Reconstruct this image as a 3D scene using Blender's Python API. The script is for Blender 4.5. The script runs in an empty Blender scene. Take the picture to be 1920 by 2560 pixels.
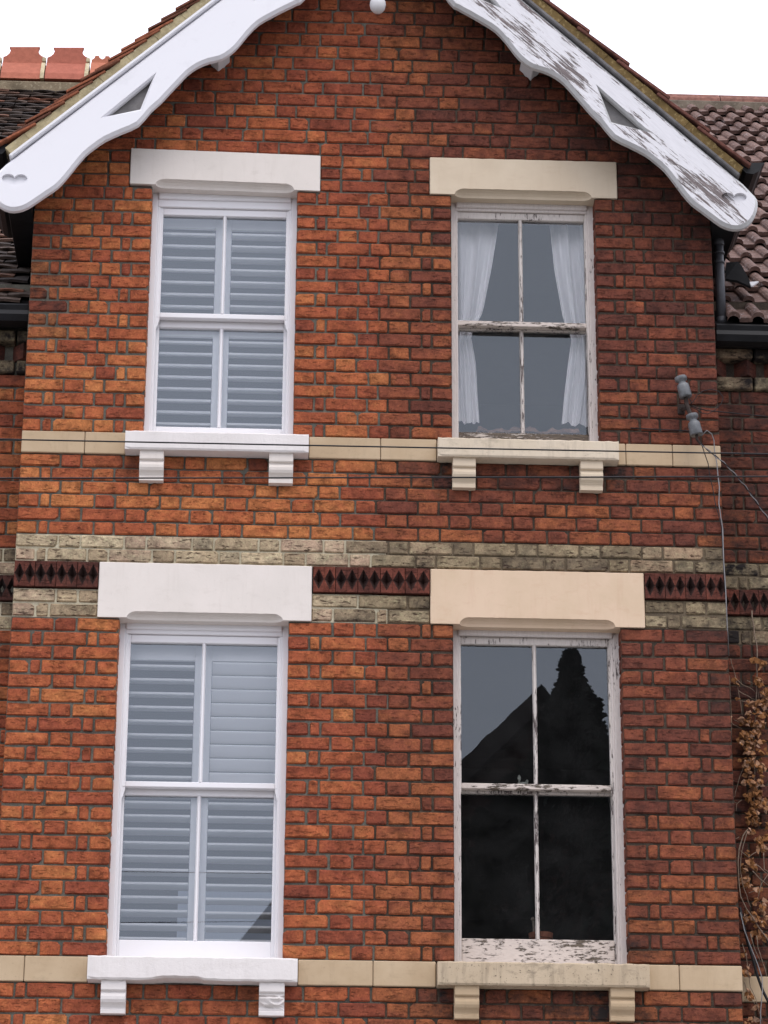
import bpy, math, random
from mathutils import Vector, Matrix, noise as mnoise
from mathutils.geometry import tessellate_polygon
random.seed(11)
R = math.radians
scene = bpy.context.scene
COL = scene.collection

# ------------------------------------------------------------------ camera
YAW, PITCH, ROLL, FOC, DIST, EYE = 0.04465237, 0.36548357, 0.0050707, 7076.2, 13.87366, 1.6
def cam_axes():
    cy, sy, cp, sp = math.cos(YAW), math.sin(YAW), math.cos(PITCH), math.sin(PITCH)
    f = Vector((sy*cp, cy*cp, sp)); r0 = Vector((cy, -sy, 0)); u0 = r0.cross(f)
    r = r0*math.cos(ROLL) + u0*math.sin(ROLL); u = -r0*math.sin(ROLL) + u0*math.cos(ROLL)
    return r, u, f
CR, CU, CF = cam_axes()
def at(px, py, Y=0.0):
    """world point on the vertical plane y=Y that stands where photo pixel (px,py) is"""
    d = CF*FOC + CR*(px-960) - CU*(py-1280)
    t = (DIST+Y)/d.y
    return Vector((d.x*t, Y, EYE+d.z*t))
def proj(p):
    v = Vector(p) - Vector((0, -DIST, EYE)); z = v.dot(CF)
    return 960+FOC*v.dot(CR)/z, 1280-FOC*v.dot(CU)/z
cam = bpy.data.cameras.new('camera'); camo = bpy.data.objects.new('camera', cam); COL.objects.link(camo)
M = Matrix((CR, CU, -CF)).transposed().to_4x4(); M.translation = Vector((0, -DIST, EYE)); camo.matrix_world = M
cam.sensor_width = 36; cam.lens = FOC/2560*36; cam.clip_start = .1; cam.clip_end = 2000
scene.camera = camo

# ------------------------------------------------------------------ sky and sun
SUN_EL, SUN_AZ = 58, 168
w = bpy.data.worlds.new('World'); scene.world = w; w.use_nodes = True
nt = w.node_tree; nt.nodes.clear()
sky = nt.nodes.new('ShaderNodeTexSky'); sky.sky_type = 'NISHITA'; sky.sun_disc = False
sky.sun_elevation = R(SUN_EL); sky.sun_rotation = R(SUN_AZ); sky.air_density = 1.0; sky.dust_density = 3.0
b1 = nt.nodes.new('ShaderNodeBackground'); b1.inputs['Strength'].default_value = .13
b2 = nt.nodes.new('ShaderNodeBackground'); b2.inputs['Strength'].default_value = 2.75
# overcast cloud layer: the zenith is three times as bright as the horizon
tc = nt.nodes.new('ShaderNodeTexCoord'); sx_ = nt.nodes.new('ShaderNodeSeparateXYZ'); nt.links.new(tc.outputs['Generated'], sx_.inputs[0])
mr = nt.nodes.new('ShaderNodeMapRange'); mr.inputs[1].default_value = 0; mr.inputs[2].default_value = 1; mr.inputs[3].default_value = .64; mr.inputs[4].default_value = 1.0
nt.links.new(sx_.outputs[2], mr.inputs[0])
cm = nt.nodes.new('ShaderNodeMix'); cm.data_type = 'RGBA'; cm.blend_type = 'MULTIPLY'; cm.inputs[0].default_value = 1; cm.inputs[6].default_value = (.80, .815, .925, 1)
nt.links.new(mr.outputs[0], cm.inputs[7]); nt.links.new(cm.outputs[2], b2.inputs['Color'])
mx = nt.nodes.new('ShaderNodeMixShader'); mx.inputs[0].default_value = .86
wo = nt.nodes.new('ShaderNodeOutputWorld')
nt.links.new(sky.outputs[0], b1.inputs['Color']); nt.links.new(b1.outputs[0], mx.inputs[1])
nt.links.new(b2.outputs[0], mx.inputs[2]); nt.links.new(mx.outputs[0], wo.inputs[0])
sl = bpy.data.lights.new('sun', 'SUN'); sl.energy = .95; sl.angle = R(28); sl.color = (1, .92, .80)
so = bpy.data.objects.new('sun', sl); COL.objects.link(so)
az, el = R(SUN_AZ), R(SUN_EL)
sd = Vector((math.sin(az)*math.cos(el), math.cos(az)*math.cos(el), math.sin(el)))
so.rotation_euler = sd.to_track_quat('Z', 'Y').to_euler(); so.location = (0, -20, 30)
vs = scene.view_settings
vs.view_transform = 'Standard'; vs.look = 'None'; vs.exposure = 0; vs.gamma = 1; vs.use_curve_mapping = False

# ------------------------------------------------------------------ material helper
class Mat:
    def __init__(s, name, rough=.8, spec=.3):
        s.m = bpy.data.materials.new(name); s.m.use_nodes = True
        s.t = s.m.node_tree; s.t.nodes.clear()
        s.out = s.t.nodes.new('ShaderNodeOutputMaterial')
        s.b = s.t.nodes.new('ShaderNodeBsdfPrincipled'); s.t.links.new(s.b.outputs[0], s.out.inputs[0])
        s.b.inputs['Roughness'].default_value = rough; s.b.inputs['Specular IOR Level'].default_value = spec
        s._pos = None
    def put(s, sock, v):
        if isinstance(v, bpy.types.NodeSocket): s.t.links.new(v, sock)
        elif v is not None:
            if hasattr(sock.default_value, '__len__') and isinstance(v, (tuple, list)) and len(sock.default_value) == 4 and len(v) == 3: v = (*v, 1)
            sock.default_value = v
    def n(s, typ, *ins, out=0, **kw):
        x = s.t.nodes.new(typ)
        for k, v in kw.items(): setattr(x, k, v)
        for i, v in enumerate(ins): s.put(x.inputs[i], v)
        return x.outputs[out]
    def pos(s):
        if s._pos is None: s._pos = s.n('ShaderNodeNewGeometry')
        return s._pos
    def math(s, op, a, b=0.0, clamp=False): return s.n('ShaderNodeMath', a, b, operation=op, use_clamp=clamp)
    def vec(s, op, a, b): return s.n('ShaderNodeVectorMath', a, b, operation=op)
    def noise(s, scale, detail=3, rough=.55, off=None, scl=1.0, rot=None):
        v = s.pos()
        if off is not None: v = s.vec('ADD', v, off)
        if isinstance(scale, (tuple, list)):
            x = s.t.nodes.new('ShaderNodeMapping'); s.t.links.new(v, x.inputs[0])
            if rot: x.inputs['Rotation'].default_value = rot
            x.inputs['Scale'].default_value = scale; v = x.outputs[0]; sc = 1.0
            if rot:
                # rotate first, then stretch
                x.inputs['Scale'].default_value = (1, 1, 1)
                v = s.vec('MULTIPLY', x.outputs[0], scale)
        else: sc = scale
        x = s.t.nodes.new('ShaderNodeTexNoise'); s.t.links.new(v, x.inputs['Vector'])
        x.inputs['Scale'].default_value = sc; x.inputs['Detail'].default_value = detail; x.inputs['Roughness'].default_value = rough
        return x.outputs[0]
    def voro(s, scale, off=None, out=0):
        v = s.pos()
        if off is not None: v = s.vec('ADD', v, off)
        x = s.t.nodes.new('ShaderNodeTexVoronoi'); s.t.links.new(v, x.inputs['Vector']); x.inputs['Scale'].default_value = scale
        return x.outputs[out]
    def ramp(s, f, stops, interp='LINEAR'):
        x = s.t.nodes.new('ShaderNodeValToRGB'); s.put(x.inputs[0], f); cr = x.color_ramp; cr.interpolation = interp
        while len(cr.elements) < len(stops): cr.elements.new(.5)
        for e, (p, c) in zip(cr.elements, stops):
            e.position = p; e.color = (c, c, c, 1) if not hasattr(c, '__len__') else (*c, 1)
        return x.outputs[0]
    def step(s, f, a, b):
        x = s.t.nodes.new('ShaderNodeMapRange'); s.put(x.inputs[0], f)
        x.inputs[1].default_value = a; x.inputs[2].default_value = b; return x.outputs[0]
    def mix(s, f, a, b, blend='MIX'):
        x = s.t.nodes.new('ShaderNodeMix'); x.data_type = 'RGBA'; x.blend_type = blend
        s.put(x.inputs[0], f); s.put(x.inputs[6], a); s.put(x.inputs[7], b); return x.outputs[2]
    def bump(s, h, strength=.5, dist=.004):
        x = s.t.nodes.new('ShaderNodeBump'); x.inputs['Strength'].default_value = strength; x.inputs['Distance'].default_value = dist
        s.put(x.inputs['Height'], h); s.t.links.new(x.outputs[0], s.b.inputs['Normal']); return x.outputs[0]
    def tone(s):
        a = s.n('ShaderNodeAttribute', out=1, attribute_name='tone', attribute_type='GEOMETRY')
        b = s.n('ShaderNodeAttribute', out=1, attribute_name='tone', attribute_type='OBJECT')
        v = s.vec('ADD', a, b); x = s.t.nodes.new('ShaderNodeSeparateXYZ'); s.t.links.new(v, x.inputs[0])
        return x.outputs[0], x.outputs[1], x.outputs[2]
    def color(s, c): s.put(s.b.inputs['Base Color'], c); return s
    def rough(s, r): s.put(s.b.inputs['Roughness'], r); return s

SOOT_SHADE = (.022, .018, .017)
def mat_brick(name, pal, crease=.6, soot_shade_gain=1.0):
    m = Mat(name, .92, .15)
    hue, soot_shade, rnd = m.tone()
    off = m.math('MULTIPLY', rnd, 37.0)
    # each brick fired unevenly: the hue drifts across its face
    drift = m.math('MULTIPLY', m.math('SUBTRACT', m.noise((9, 9, 16), 3, .6, off), .5), .75)
    base = m.ramp(m.math('ADD', hue, drift, True), pal)
    big = m.noise(16, 3, .6, off)
    c = m.mix(1, base, m.ramp(big, [(.30, .58), (.48, .97), (.68, 1.26)]), 'MULTIPLY')
    c = m.mix(1, c, m.ramp(m.noise(110, 4, .7, off), [(.3, .72), (.7, 1.28)]), 'MULTIPLY')
    # warmer flecks
    fl = m.step(m.noise(60, 4, .75, off), .54, .70)
    c = m.mix(m.math('MULTIPLY', fl, .55), c, m.mix(1, base, (1.75, 2.1, 1.9), 'MULTIPLY'))
    cr = m.noise((22, 22, 75), 4, .65, off)
    crm = m.ramp(cr, [(.33, 1), (.43, 0)])
    c = m.mix(m.math('MULTIPLY', crm, crease), c, (.05, .018, .013))
    pit = m.step(m.voro(95, off), .20, .09)
    pit = m.math('MULTIPLY', pit, m.step(m.noise(30, 2, .5, off), .52, .6))
    c = m.mix(m.math('MULTIPLY', pit, .8), c, (.035, .014, .012))
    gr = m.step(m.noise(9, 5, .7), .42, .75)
    sm = m.math('MULTIPLY', m.math('ADD', m.math('MULTIPLY', gr, 1.1), .55), m.math('MULTIPLY', soot_shade, soot_shade_gain), True)
    c = m.mix(sm, c, SOOT_SHADE)
    pale = m.step(m.noise(24, 5, .75, off), .68, .78)
    c = m.mix(m.math('MULTIPLY', pale, .25), c, (.42, .30, .25))
    m.color(c)
    h = m.math('ADD', m.math('MULTIPLY', crm, -1.6), m.math('ADD', m.noise(60, 4, .65, off), m.math('MULTIPLY', pit, -1.5)))
    m.bump(h, .8, .005)
    return m.m
PAL_L = [(0, (.165, .044, .027)), (.35, (.255, .064, .033)), (.7, (.35, .098, .040)), (1, (.43, .155, .055))]
PAL_R = [(0, (.095, .034, .025)), (.4, (.158, .047, .030)), (.75, (.225, .065, .034)), (1, (.31, .098, .040))]
PAL_S = [(0, (.30, .22, .14)), (.35, (.41, .31, .195)), (.7, (.50, .40, .26)), (1, (.45, .31, .215))]
PAL_SR = [(0, (.17, .127, .085)), (.35, (.285, .215, .13)), (.7, (.40, .315, .195)), (1, (.36, .245, .155))]
M_BL = mat_brick('red_brick_clean', PAL_L, .22)
M_BR = mat_brick('red_brick_sooty', PAL_R, .28)
M_SL = mat_brick('stock_brick_clean', PAL_S, .85, 1.2)
M_SR = mat_brick('stock_brick_grimy', PAL_SR, .9, 1.3)
M_TT = mat_brick('moulded_terracotta', [(0, (.095, .030, .022)), (1, (.16, .046, .030))], .25)

M_TTD = mat_brick('dark_recess_terracotta', [(0, (.032, .017, .015)), (1, (.062, .028, .022))], .3)  # darker terracotta for the sunk diamond faces
def mat_mortar(name, c1, c2, dark, sc=1.0, bump=.6):
    m = Mat(name, .95, .1)
    f = m.noise(40, 5, .7)
    c = m.mix(m.ramp(f, [(.35, 0), (.65, 1)]), c1, c2)
    c = m.mix(m.ramp(m.noise(5, 4, .6), [(.45, 0), (.7, .8)]), c, dark)
    c = m.mix(m.math('MULTIPLY', m.step(m.voro(160), .25, .1), .5), c, tuple(min(1, x*2.2) for x in c2))
    m.color(c); m.bump(m.noise(130, 4, .7), bump, .006); return m.m
M_ML = mat_mortar('grey_mortar', (.10, .095, .078), (.165, .157, .128), (.04, .037, .032))
M_MR = mat_mortar('dark_mortar', (.045, .034, .026), (.10, .078, .058), (.022, .018, .016), bump=.9)
M_MSL = mat_mortar('cream_mortar', (.46, .41, .29), (.58, .53, .39), (.36, .30, .2))
M_MSR = mat_mortar('brown_mortar', (.12, .09, .06), (.19, .15, .10), (.06, .045, .035))

def mat_stone(name, c1, c2, dirt=(.12, .09, .06), amt=.3, bump=.25, sc=60, edge=.5):
    m = Mat(name, .85, .2)
    c = m.mix(m.ramp(m.noise(4, 4, .6), [(.35, 0), (.65, 1)]), c1, c2)
    d = m.step(m.noise((7, 7, 14), 6, .75), .55, .80)
    c = m.mix(m.math('MULTIPLY', d, amt), c, dirt)
    p = m.step(m.noise(55, 5, .8), .64-.05*amt, .70-.05*amt)
    st_ = m.step(m.noise((26, 26, 3), 4, .7), .55, .78)
    c = m.mix(m.math('MULTIPLY', st_, amt*.5), c, dirt)
    c = m.mix(m.math('MULTIPLY', p, amt*edge), c, tuple(x*.4 for x in dirt))
    m.color(c); m.bump(m.math('ADD', m.noise(sc, 5, .7), m.math('MULTIPLY', p, -.5)), bump, .004); return m.m
M_STW = mat_stone('painted_stone_white', (.67, .615, .56), (.71, .65, .595), (.40, .34, .28), .28, .16, 90)
M_STWR = mat_stone('rough_painted_stone', (.68, .64, .615), (.73, .69, .665), (.30, .25, .2), .22, .55, 55)
M_STB = mat_stone('buff_stone_smooth', (.60, .455, .315), (.66, .50, .36), (.46, .24, .15), .35, .12, 90, .25)
M_STC = mat_stone('buff_stone_cream', (.56, .46, .34), (.62, .52, .39), (.40, .27, .17), .30, .14, 90, .3)
M_STR = mat_stone('string_course_stone', (.44, .325, .205), (.50, .38, .25), (.2, .15, .09), .4, .16, 90)
M_STG = mat_stone('weathered_stone', (.44, .345, .235), (.51, .41, .29), (.055, .046, .036), .95, .5, 55, 1.0)
M_STY = mat_stone('weathered_cream_stone', (.56, .47, .35), (.62, .53, .41), (.10, .08, .06), .5, .35, 55, .9)

def mat_paint(name, c, rough=.45, dirt=.06):
    m = Mat(name, rough, .4)
    cc = m.mix(m.math('MULTIPLY', m.step(m.noise((6, 6, 6), 6, .7), .55, .85), dirt*3), c, tuple(x*.6 for x in c))
    sp = m.step(m.noise(38, 4, .8), .74, .78)
    cc = m.mix(m.math('MULTIPLY', sp, dirt*6), cc, (.2, .18, .16))
    m.color(cc); m.bump(m.noise(20, 4, .6), .05, .003); return m.m
M_WHITE = mat_paint('white_gloss_paint', (.78, .765, .775), .35, .02)
M_WBARGE = mat_paint('white_barge_paint', (.74, .735, .76), .5, .11)
M_SHUT = mat_paint('shutter_white', (.90, .90, .90), .4, 0.0)
def mat_peel(name, paint, wood, stretch, rot, thr, big=2.2, rough=.6, band=None):
    m = Mat(name, rough, .3)
    n1 = m.noise(stretch, 6, .72, rot=rot)
    n2 = m.noise(big, 3, .55)
    n4 = m.noise(tuple(x*2.3 for x in stretch), 5, .75, off=(3.3, 1.7, 5.1), rot=rot)
    f = m.math('ADD', m.math('ADD', m.math('MULTIPLY', n1, .40), m.math('MULTIPLY', n4, .36)), m.math('MULTIPLY', n2, .24))
    if band:      # wear along the board: down the middle grain and at the very top edge
        d_ = m.t.nodes.new('ShaderNodeVectorMath'); d_.operation = 'DOT_PRODUCT'; m.t.links.new(m.pos(), d_.inputs[0]); d_.inputs[1].default_value = (.6825, 0, .7308)
        hgt = m.math('ADD', m.math('SUBTRACT', d_.outputs['Value'], band), .5)
        f = m.math('ADD', f, m.math('SUBTRACT', m.ramp(hgt, [(.20, .0), (.26, .055), (.315, .098), (.36, .080), (.41, .012), (.455, .012), (.488, .11)]), .05))
    mask = m.step(f, thr, thr+.012)
    n3 = m.noise(tuple(x*2.5 for x in stretch), 4, .6, rot=rot)
    wd = m.mix(m.ramp(n3, [(.35, 0), (.65, 1)]), wood, tuple(x*.42 for x in wood))
    pt = m.mix(m.math('MULTIPLY', m.step(n3, .45, .8), .45), paint, tuple(x*.62 for x in paint))
    edge = m.math('SUBTRACT', m.step(f, thr-.03, thr), m.step(f, thr, thr+.006))
    c = m.mix(mask, pt, wd)
    c = m.mix(m.math('MULTIPLY', m.step(f, thr-.010, thr-.002), m.math('SUBTRACT', .55, m.math('MULTIPLY', mask, .55))), c, (.66, .58, .54))
    m.color(c)
    m.bump(m.math('ADD', m.math('MULTIPLY', mask, -1.2), m.math('MULTIPLY', n3, .45)), .9, .004)
    return m.m
WOOD = (.165, .132, .125)
ANG = R(43); AP = -ANG
M_PEELB = mat_peel('peeling_barge_paint', (.70, .69, .71), (.225, .185, .18), (4.2, 4.2, 60), (0, AP, 0), .533, 3.4, .6, .557*.6825+10.63*.7308)
M_PEELE = mat_peel('flaking_edge_paint', (.52, .52, .515), (.12, .10, .09), (8, 8, 30), (0, AP, 0), .61, 2.6)
M_PEELV = mat_peel('peeling_frame_upright', (.60, .545, .50), WOOD, (55, 55, 9), None, .535)
M_PEELH = mat_peel('peeling_frame_rail', (.62, .54, .48), (.17, .135, .10), (12, 12, 55), None, .525)
M_PEELL = mat_peel('worn_frame_paint', (.62, .56, .52), WOOD, (45, 45, 9), None, .575)
M_BARE = mat_peel('bare_rail_wood', (.50, .44, .38), (.15, .115, .085), (10, 10, 60), None, .44)

def mat_flat(name, c, rough=.7, var=.25, sc=12, spec=.3, bump=.15):
    m = Mat(name, rough, spec)
    m.color(m.mix(1, c, m.ramp(m.noise(sc, 5, .65), [(.3, 1-var), (.7, 1+var)]), 'MULTIPLY'))
    m.bump(m.noise(sc*4, 4, .6), bump, .004); return m.m
M_BLACK = mat_flat('black_gutter_paint', (.010, .010, .011), .45, .4, 8, .22)
M_PIPE = mat_flat('dark_grey_pipe', (.045, .045, .05), .5, .35, 14, .4)
M_LEAD = mat_flat('black_roofing_felt', (.008, .0075, .0075), .9, .25, 12, .05)
M_CABLE = mat_flat('black_cable', (.012, .011, .012), .6)
M_CABLEG = mat_flat('grey_cable', (.22, .21, .21), .6)
M_IRON = mat_flat('rusty_iron', (.035, .024, .02), .8, .4, 30)
M_CERA = mat_flat('grey_ceramic', (.115, .12, .125), .45, .4, 25, .5)
M_SOFF = mat_flat('soffit_boards', (.10, .085, .075), .8)
M_BACK = mat_flat('grey_backing_paint', (.20, .19, .185), .8)
M_DARKSTRIP = mat_flat('grey_moulding', (.12, .115, .115), .6, .45, 9)
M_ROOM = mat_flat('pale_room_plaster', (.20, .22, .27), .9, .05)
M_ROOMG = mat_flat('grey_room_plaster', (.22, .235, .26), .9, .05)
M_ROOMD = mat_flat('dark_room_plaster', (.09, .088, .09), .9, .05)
M_POT = mat_flat('terracotta_pot', (.36, .14, .08), .8)
M_TWIG = mat_flat('pale_twig', (.30, .25, .20), .8)
M_STEM = mat_flat('creeper_stem', (.20, .145, .105), .8, .4, 60)
M_RAG = mat_flat('crumpled_rag', (.30, .17, .12), .9, .6, 16)
M_BRASS = mat_flat('tarnished_catch', (.34, .36, .31), .4)
M_WPURL = mat_paint('white_purlin_paint', (.62, .61, .61), .6, .08)

def mat_lichen(name, c, l1, thr):
    m = Mat(name, .95, .1)
    cc = m.mix(1, c, m.ramp(m.noise(9, 5, .7), [(.3, .6), (.7, 1.3)]), 'MULTIPLY')
    cc = m.mix(m.math('MULTIPLY', m.step(m.noise(42, 4, .7), thr, thr+.06), .75), cc, l1)
    cc = m.mix(m.math('MULTIPLY', m.step(m.noise(80, 4, .8), .66, .7), .7), cc, tuple(x*.35 for x in c))
    m.color(cc); m.bump(m.noise(70, 5, .7), .5, .006); return m.m
M_VERL = mat_lichen('pale_verge_mortar', (.40, .335, .20), (.46, .40, .27), .58)
M_VERR = mat_lichen('ochre_lichen_mortar', (.15, .102, .043), (.29, .215, .10), .55)
def mat_tile(name, pal, lich=None, thr=.6, var=(.55, 1.4)):
    m = Mat(name, .9, .2); hue, s_, rnd = m.tone()
    c = m.mix(1, m.ramp(hue, pal), m.ramp(m.noise(25, 4, .65, m.math('MULTIPLY', rnd, 23.)), [(.3, var[0]), (.7, var[1])]), 'MULTIPLY')
    if lich: c = m.mix(m.math('MULTIPLY', m.step(m.noise(34, 6, .75), thr, thr+.05), .75), c, lich)
    m.color(c); m.bump(m.noise(60, 4, .7), .5, .005); return m.m
M_TILEL = mat_tile('old_plain_tile', [(0, (.024, .019, .018)), (.45, (.052, .039, .032)), (.75, (.09, .062, .048)), (.9, (.14, .07, .046)), (1, (.28, .10, .055))], (.16, .125, .105), .64)
M_TILEV = mat_tile('orange_verge_tile', [(0, (.10, .045, .03)), (1, (.30, .10, .05))])
M_TILER = mat_tile('brown_pantile', [(0, (.115, .07, .058)), (1, (.17, .105, .085))], (.40, .37, .37), .585)
M_VTR = mat_tile('red_brown_verge_tile', [(0, (.085, .035, .026)), (1, (.15, .06, .045))])
M_RIDGEL = mat_tile('red_crested_ridge', [(0, (.36, .115, .08)), (1, (.43, .16, .095))], (.42, .30, .24), .70, (.85, 1.12))
M_RIDGER = mat_tile('brown_ridge', [(0, (.17, .085, .065)), (1, (.23, .105, .08))], (.28, .26, .20), .66)
M_JOINT = mat_lichen('ridge_joint_mortar', (.50, .42, .27), (.58, .52, .40), .58)
M_LEAF = mat_tile('dead_leaf', [(0, (.14, .058, .021)), (.5, (.25, .108, .038)), (1, (.36, .22, .15))])

def mat_glass(name, k, ior=1.5, wob=0.0, tint=(1, 1, 1), refl=(1, 1, 1), dust=0):
    m = bpy.data.materials.new(name); m.use_nodes = True; t = m.node_tree; t.nodes.clear()
    o = t.nodes.new('ShaderNodeOutputMaterial'); mx = t.nodes.new('ShaderNodeMixShader')
    tr = t.nodes.new('ShaderNodeBsdfTransparent'); tr.inputs[0].default_value = (*tint, 1)
    gl = t.nodes.new('ShaderNodeBsdfGlossy'); gl.inputs['Roughness'].default_value = 0.0; gl.inputs['Color'].default_value = (*refl, 1)
    fr = t.nodes.new('ShaderNodeFresnel'); fr.inputs['IOR'].default_value = ior
    mu = t.nodes.new('ShaderNodeMath'); mu.operation = 'MULTIPLY'; mu.use_clamp = True; mu.inputs[1].default_value = k
    t.links.new(fr.outputs[0], mu.inputs[0]); t.links.new(mu.outputs[0], mx.inputs[0])
    t.links.new(tr.outputs[0], mx.inputs[1]); t.links.new(gl.outputs[0], mx.inputs[2]); t.links.new(mx.outputs[0], o.inputs[0])
    if dust:      # a film of grime on old panes
        df = t.nodes.new('ShaderNodeBsdfDiffuse'); df.inputs[0].default_value = (.5, .5, .5, 1); m2 = t.nodes.new('ShaderNodeMixShader')
        g0 = t.nodes.new('ShaderNodeNewGeometry'); n0 = t.nodes.new('ShaderNodeTexNoise'); n0.inputs['Scale'].default_value = 7; n0.inputs['Detail'].default_value = 6; n0.inputs['Roughness'].default_value = .75
        t.links.new(g0.outputs[0], n0.inputs['Vector']); r0 = t.nodes.new('ShaderNodeMapRange'); r0.inputs[1].default_value = .35; r0.inputs[2].default_value = .8; r0.inputs[3].default_value = dust*.4; r0.inputs[4].default_value = dust*2.2
        t.links.new(n0.outputs[0], r0.inputs[0]); t.links.new(r0.outputs[0], m2.inputs[0]); t.links.new(mx.outputs[0], m2.inputs[1]); t.links.new(df.outputs[0], m2.inputs[2]); t.links.new(m2.outputs[0], o.inputs[0])
    if wob:
        g = t.nodes.new('ShaderNodeNewGeometry'); nz = t.nodes.new('ShaderNodeTexNoise'); nz.inputs['Scale'].default_value = 9; nz.inputs['Detail'].default_value = 2
        mp = t.nodes.new('ShaderNodeMapping'); mp.inputs['Scale'].default_value = (.7, 1, 1.8)
        t.links.new(g.outputs[0], mp.inputs[0]); t.links.new(mp.outputs[0], nz.inputs['Vector'])
        bp = t.nodes.new('ShaderNodeBump'); bp.inputs['Strength'].default_value = 1; bp.inputs['Distance'].default_value = wob
        t.links.new(nz.outputs[0], bp.inputs['Height']); t.links.new(bp.outputs[0], gl.inputs['Normal'])
    return m
M_GLN = mat_glass('double_glazing', 3.2, 1.5, refl=(.84, .92, 1.0))
M_GLO = mat_glass('old_glass', 2.1, 1.5, dust=.013, refl=(.86, .94, 1.0))
def mat_cloth(name, c):
    m = bpy.data.materials.new(name); m.use_nodes = True; t = m.node_tree; t.nodes.clear()
    o = t.nodes.new('ShaderNodeOutputMaterial'); a = t.nodes.new('ShaderNodeAddShader')
    d = t.nodes.new('ShaderNodeBsdfDiffuse'); d.inputs[0].default_value = (*[x*.88 for x in c], 1)
    tl = t.nodes.new('ShaderNodeBsdfTranslucent'); tl.inputs[0].default_value = (*[x*.22 for x in c], 1)
    g = t.nodes.new('ShaderNodeNewGeometry'); mp = t.nodes.new('ShaderNodeMapping'); mp.inputs['Scale'].default_value = (60, 1, 8)
    nz = t.nodes.new('ShaderNodeTexNoise'); nz.inputs['Scale'].default_value = 1.5; nz.inputs['Detail'].default_value = 3
    bp = t.nodes.new('ShaderNodeBump'); bp.inputs['Strength'].default_value = .4; bp.inputs['Distance'].default_value = .005
    t.links.new(g.outputs[0], mp.inputs[0]); t.links.new(mp.outputs[0], nz.inputs['Vector']); t.links.new(nz.outputs[0], bp.inputs['Height'])
    t.links.new(bp.outputs[0], d.inputs['Normal'])
    t.links.new(d.outputs[0], a.inputs[0]); t.links.new(tl.outputs[0], a.inputs[1]); t.links.new(a.outputs[0], o.inputs[0]); return m
M_CURT = mat_cloth('white_net_curtain', (.98, .96, .96))

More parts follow.
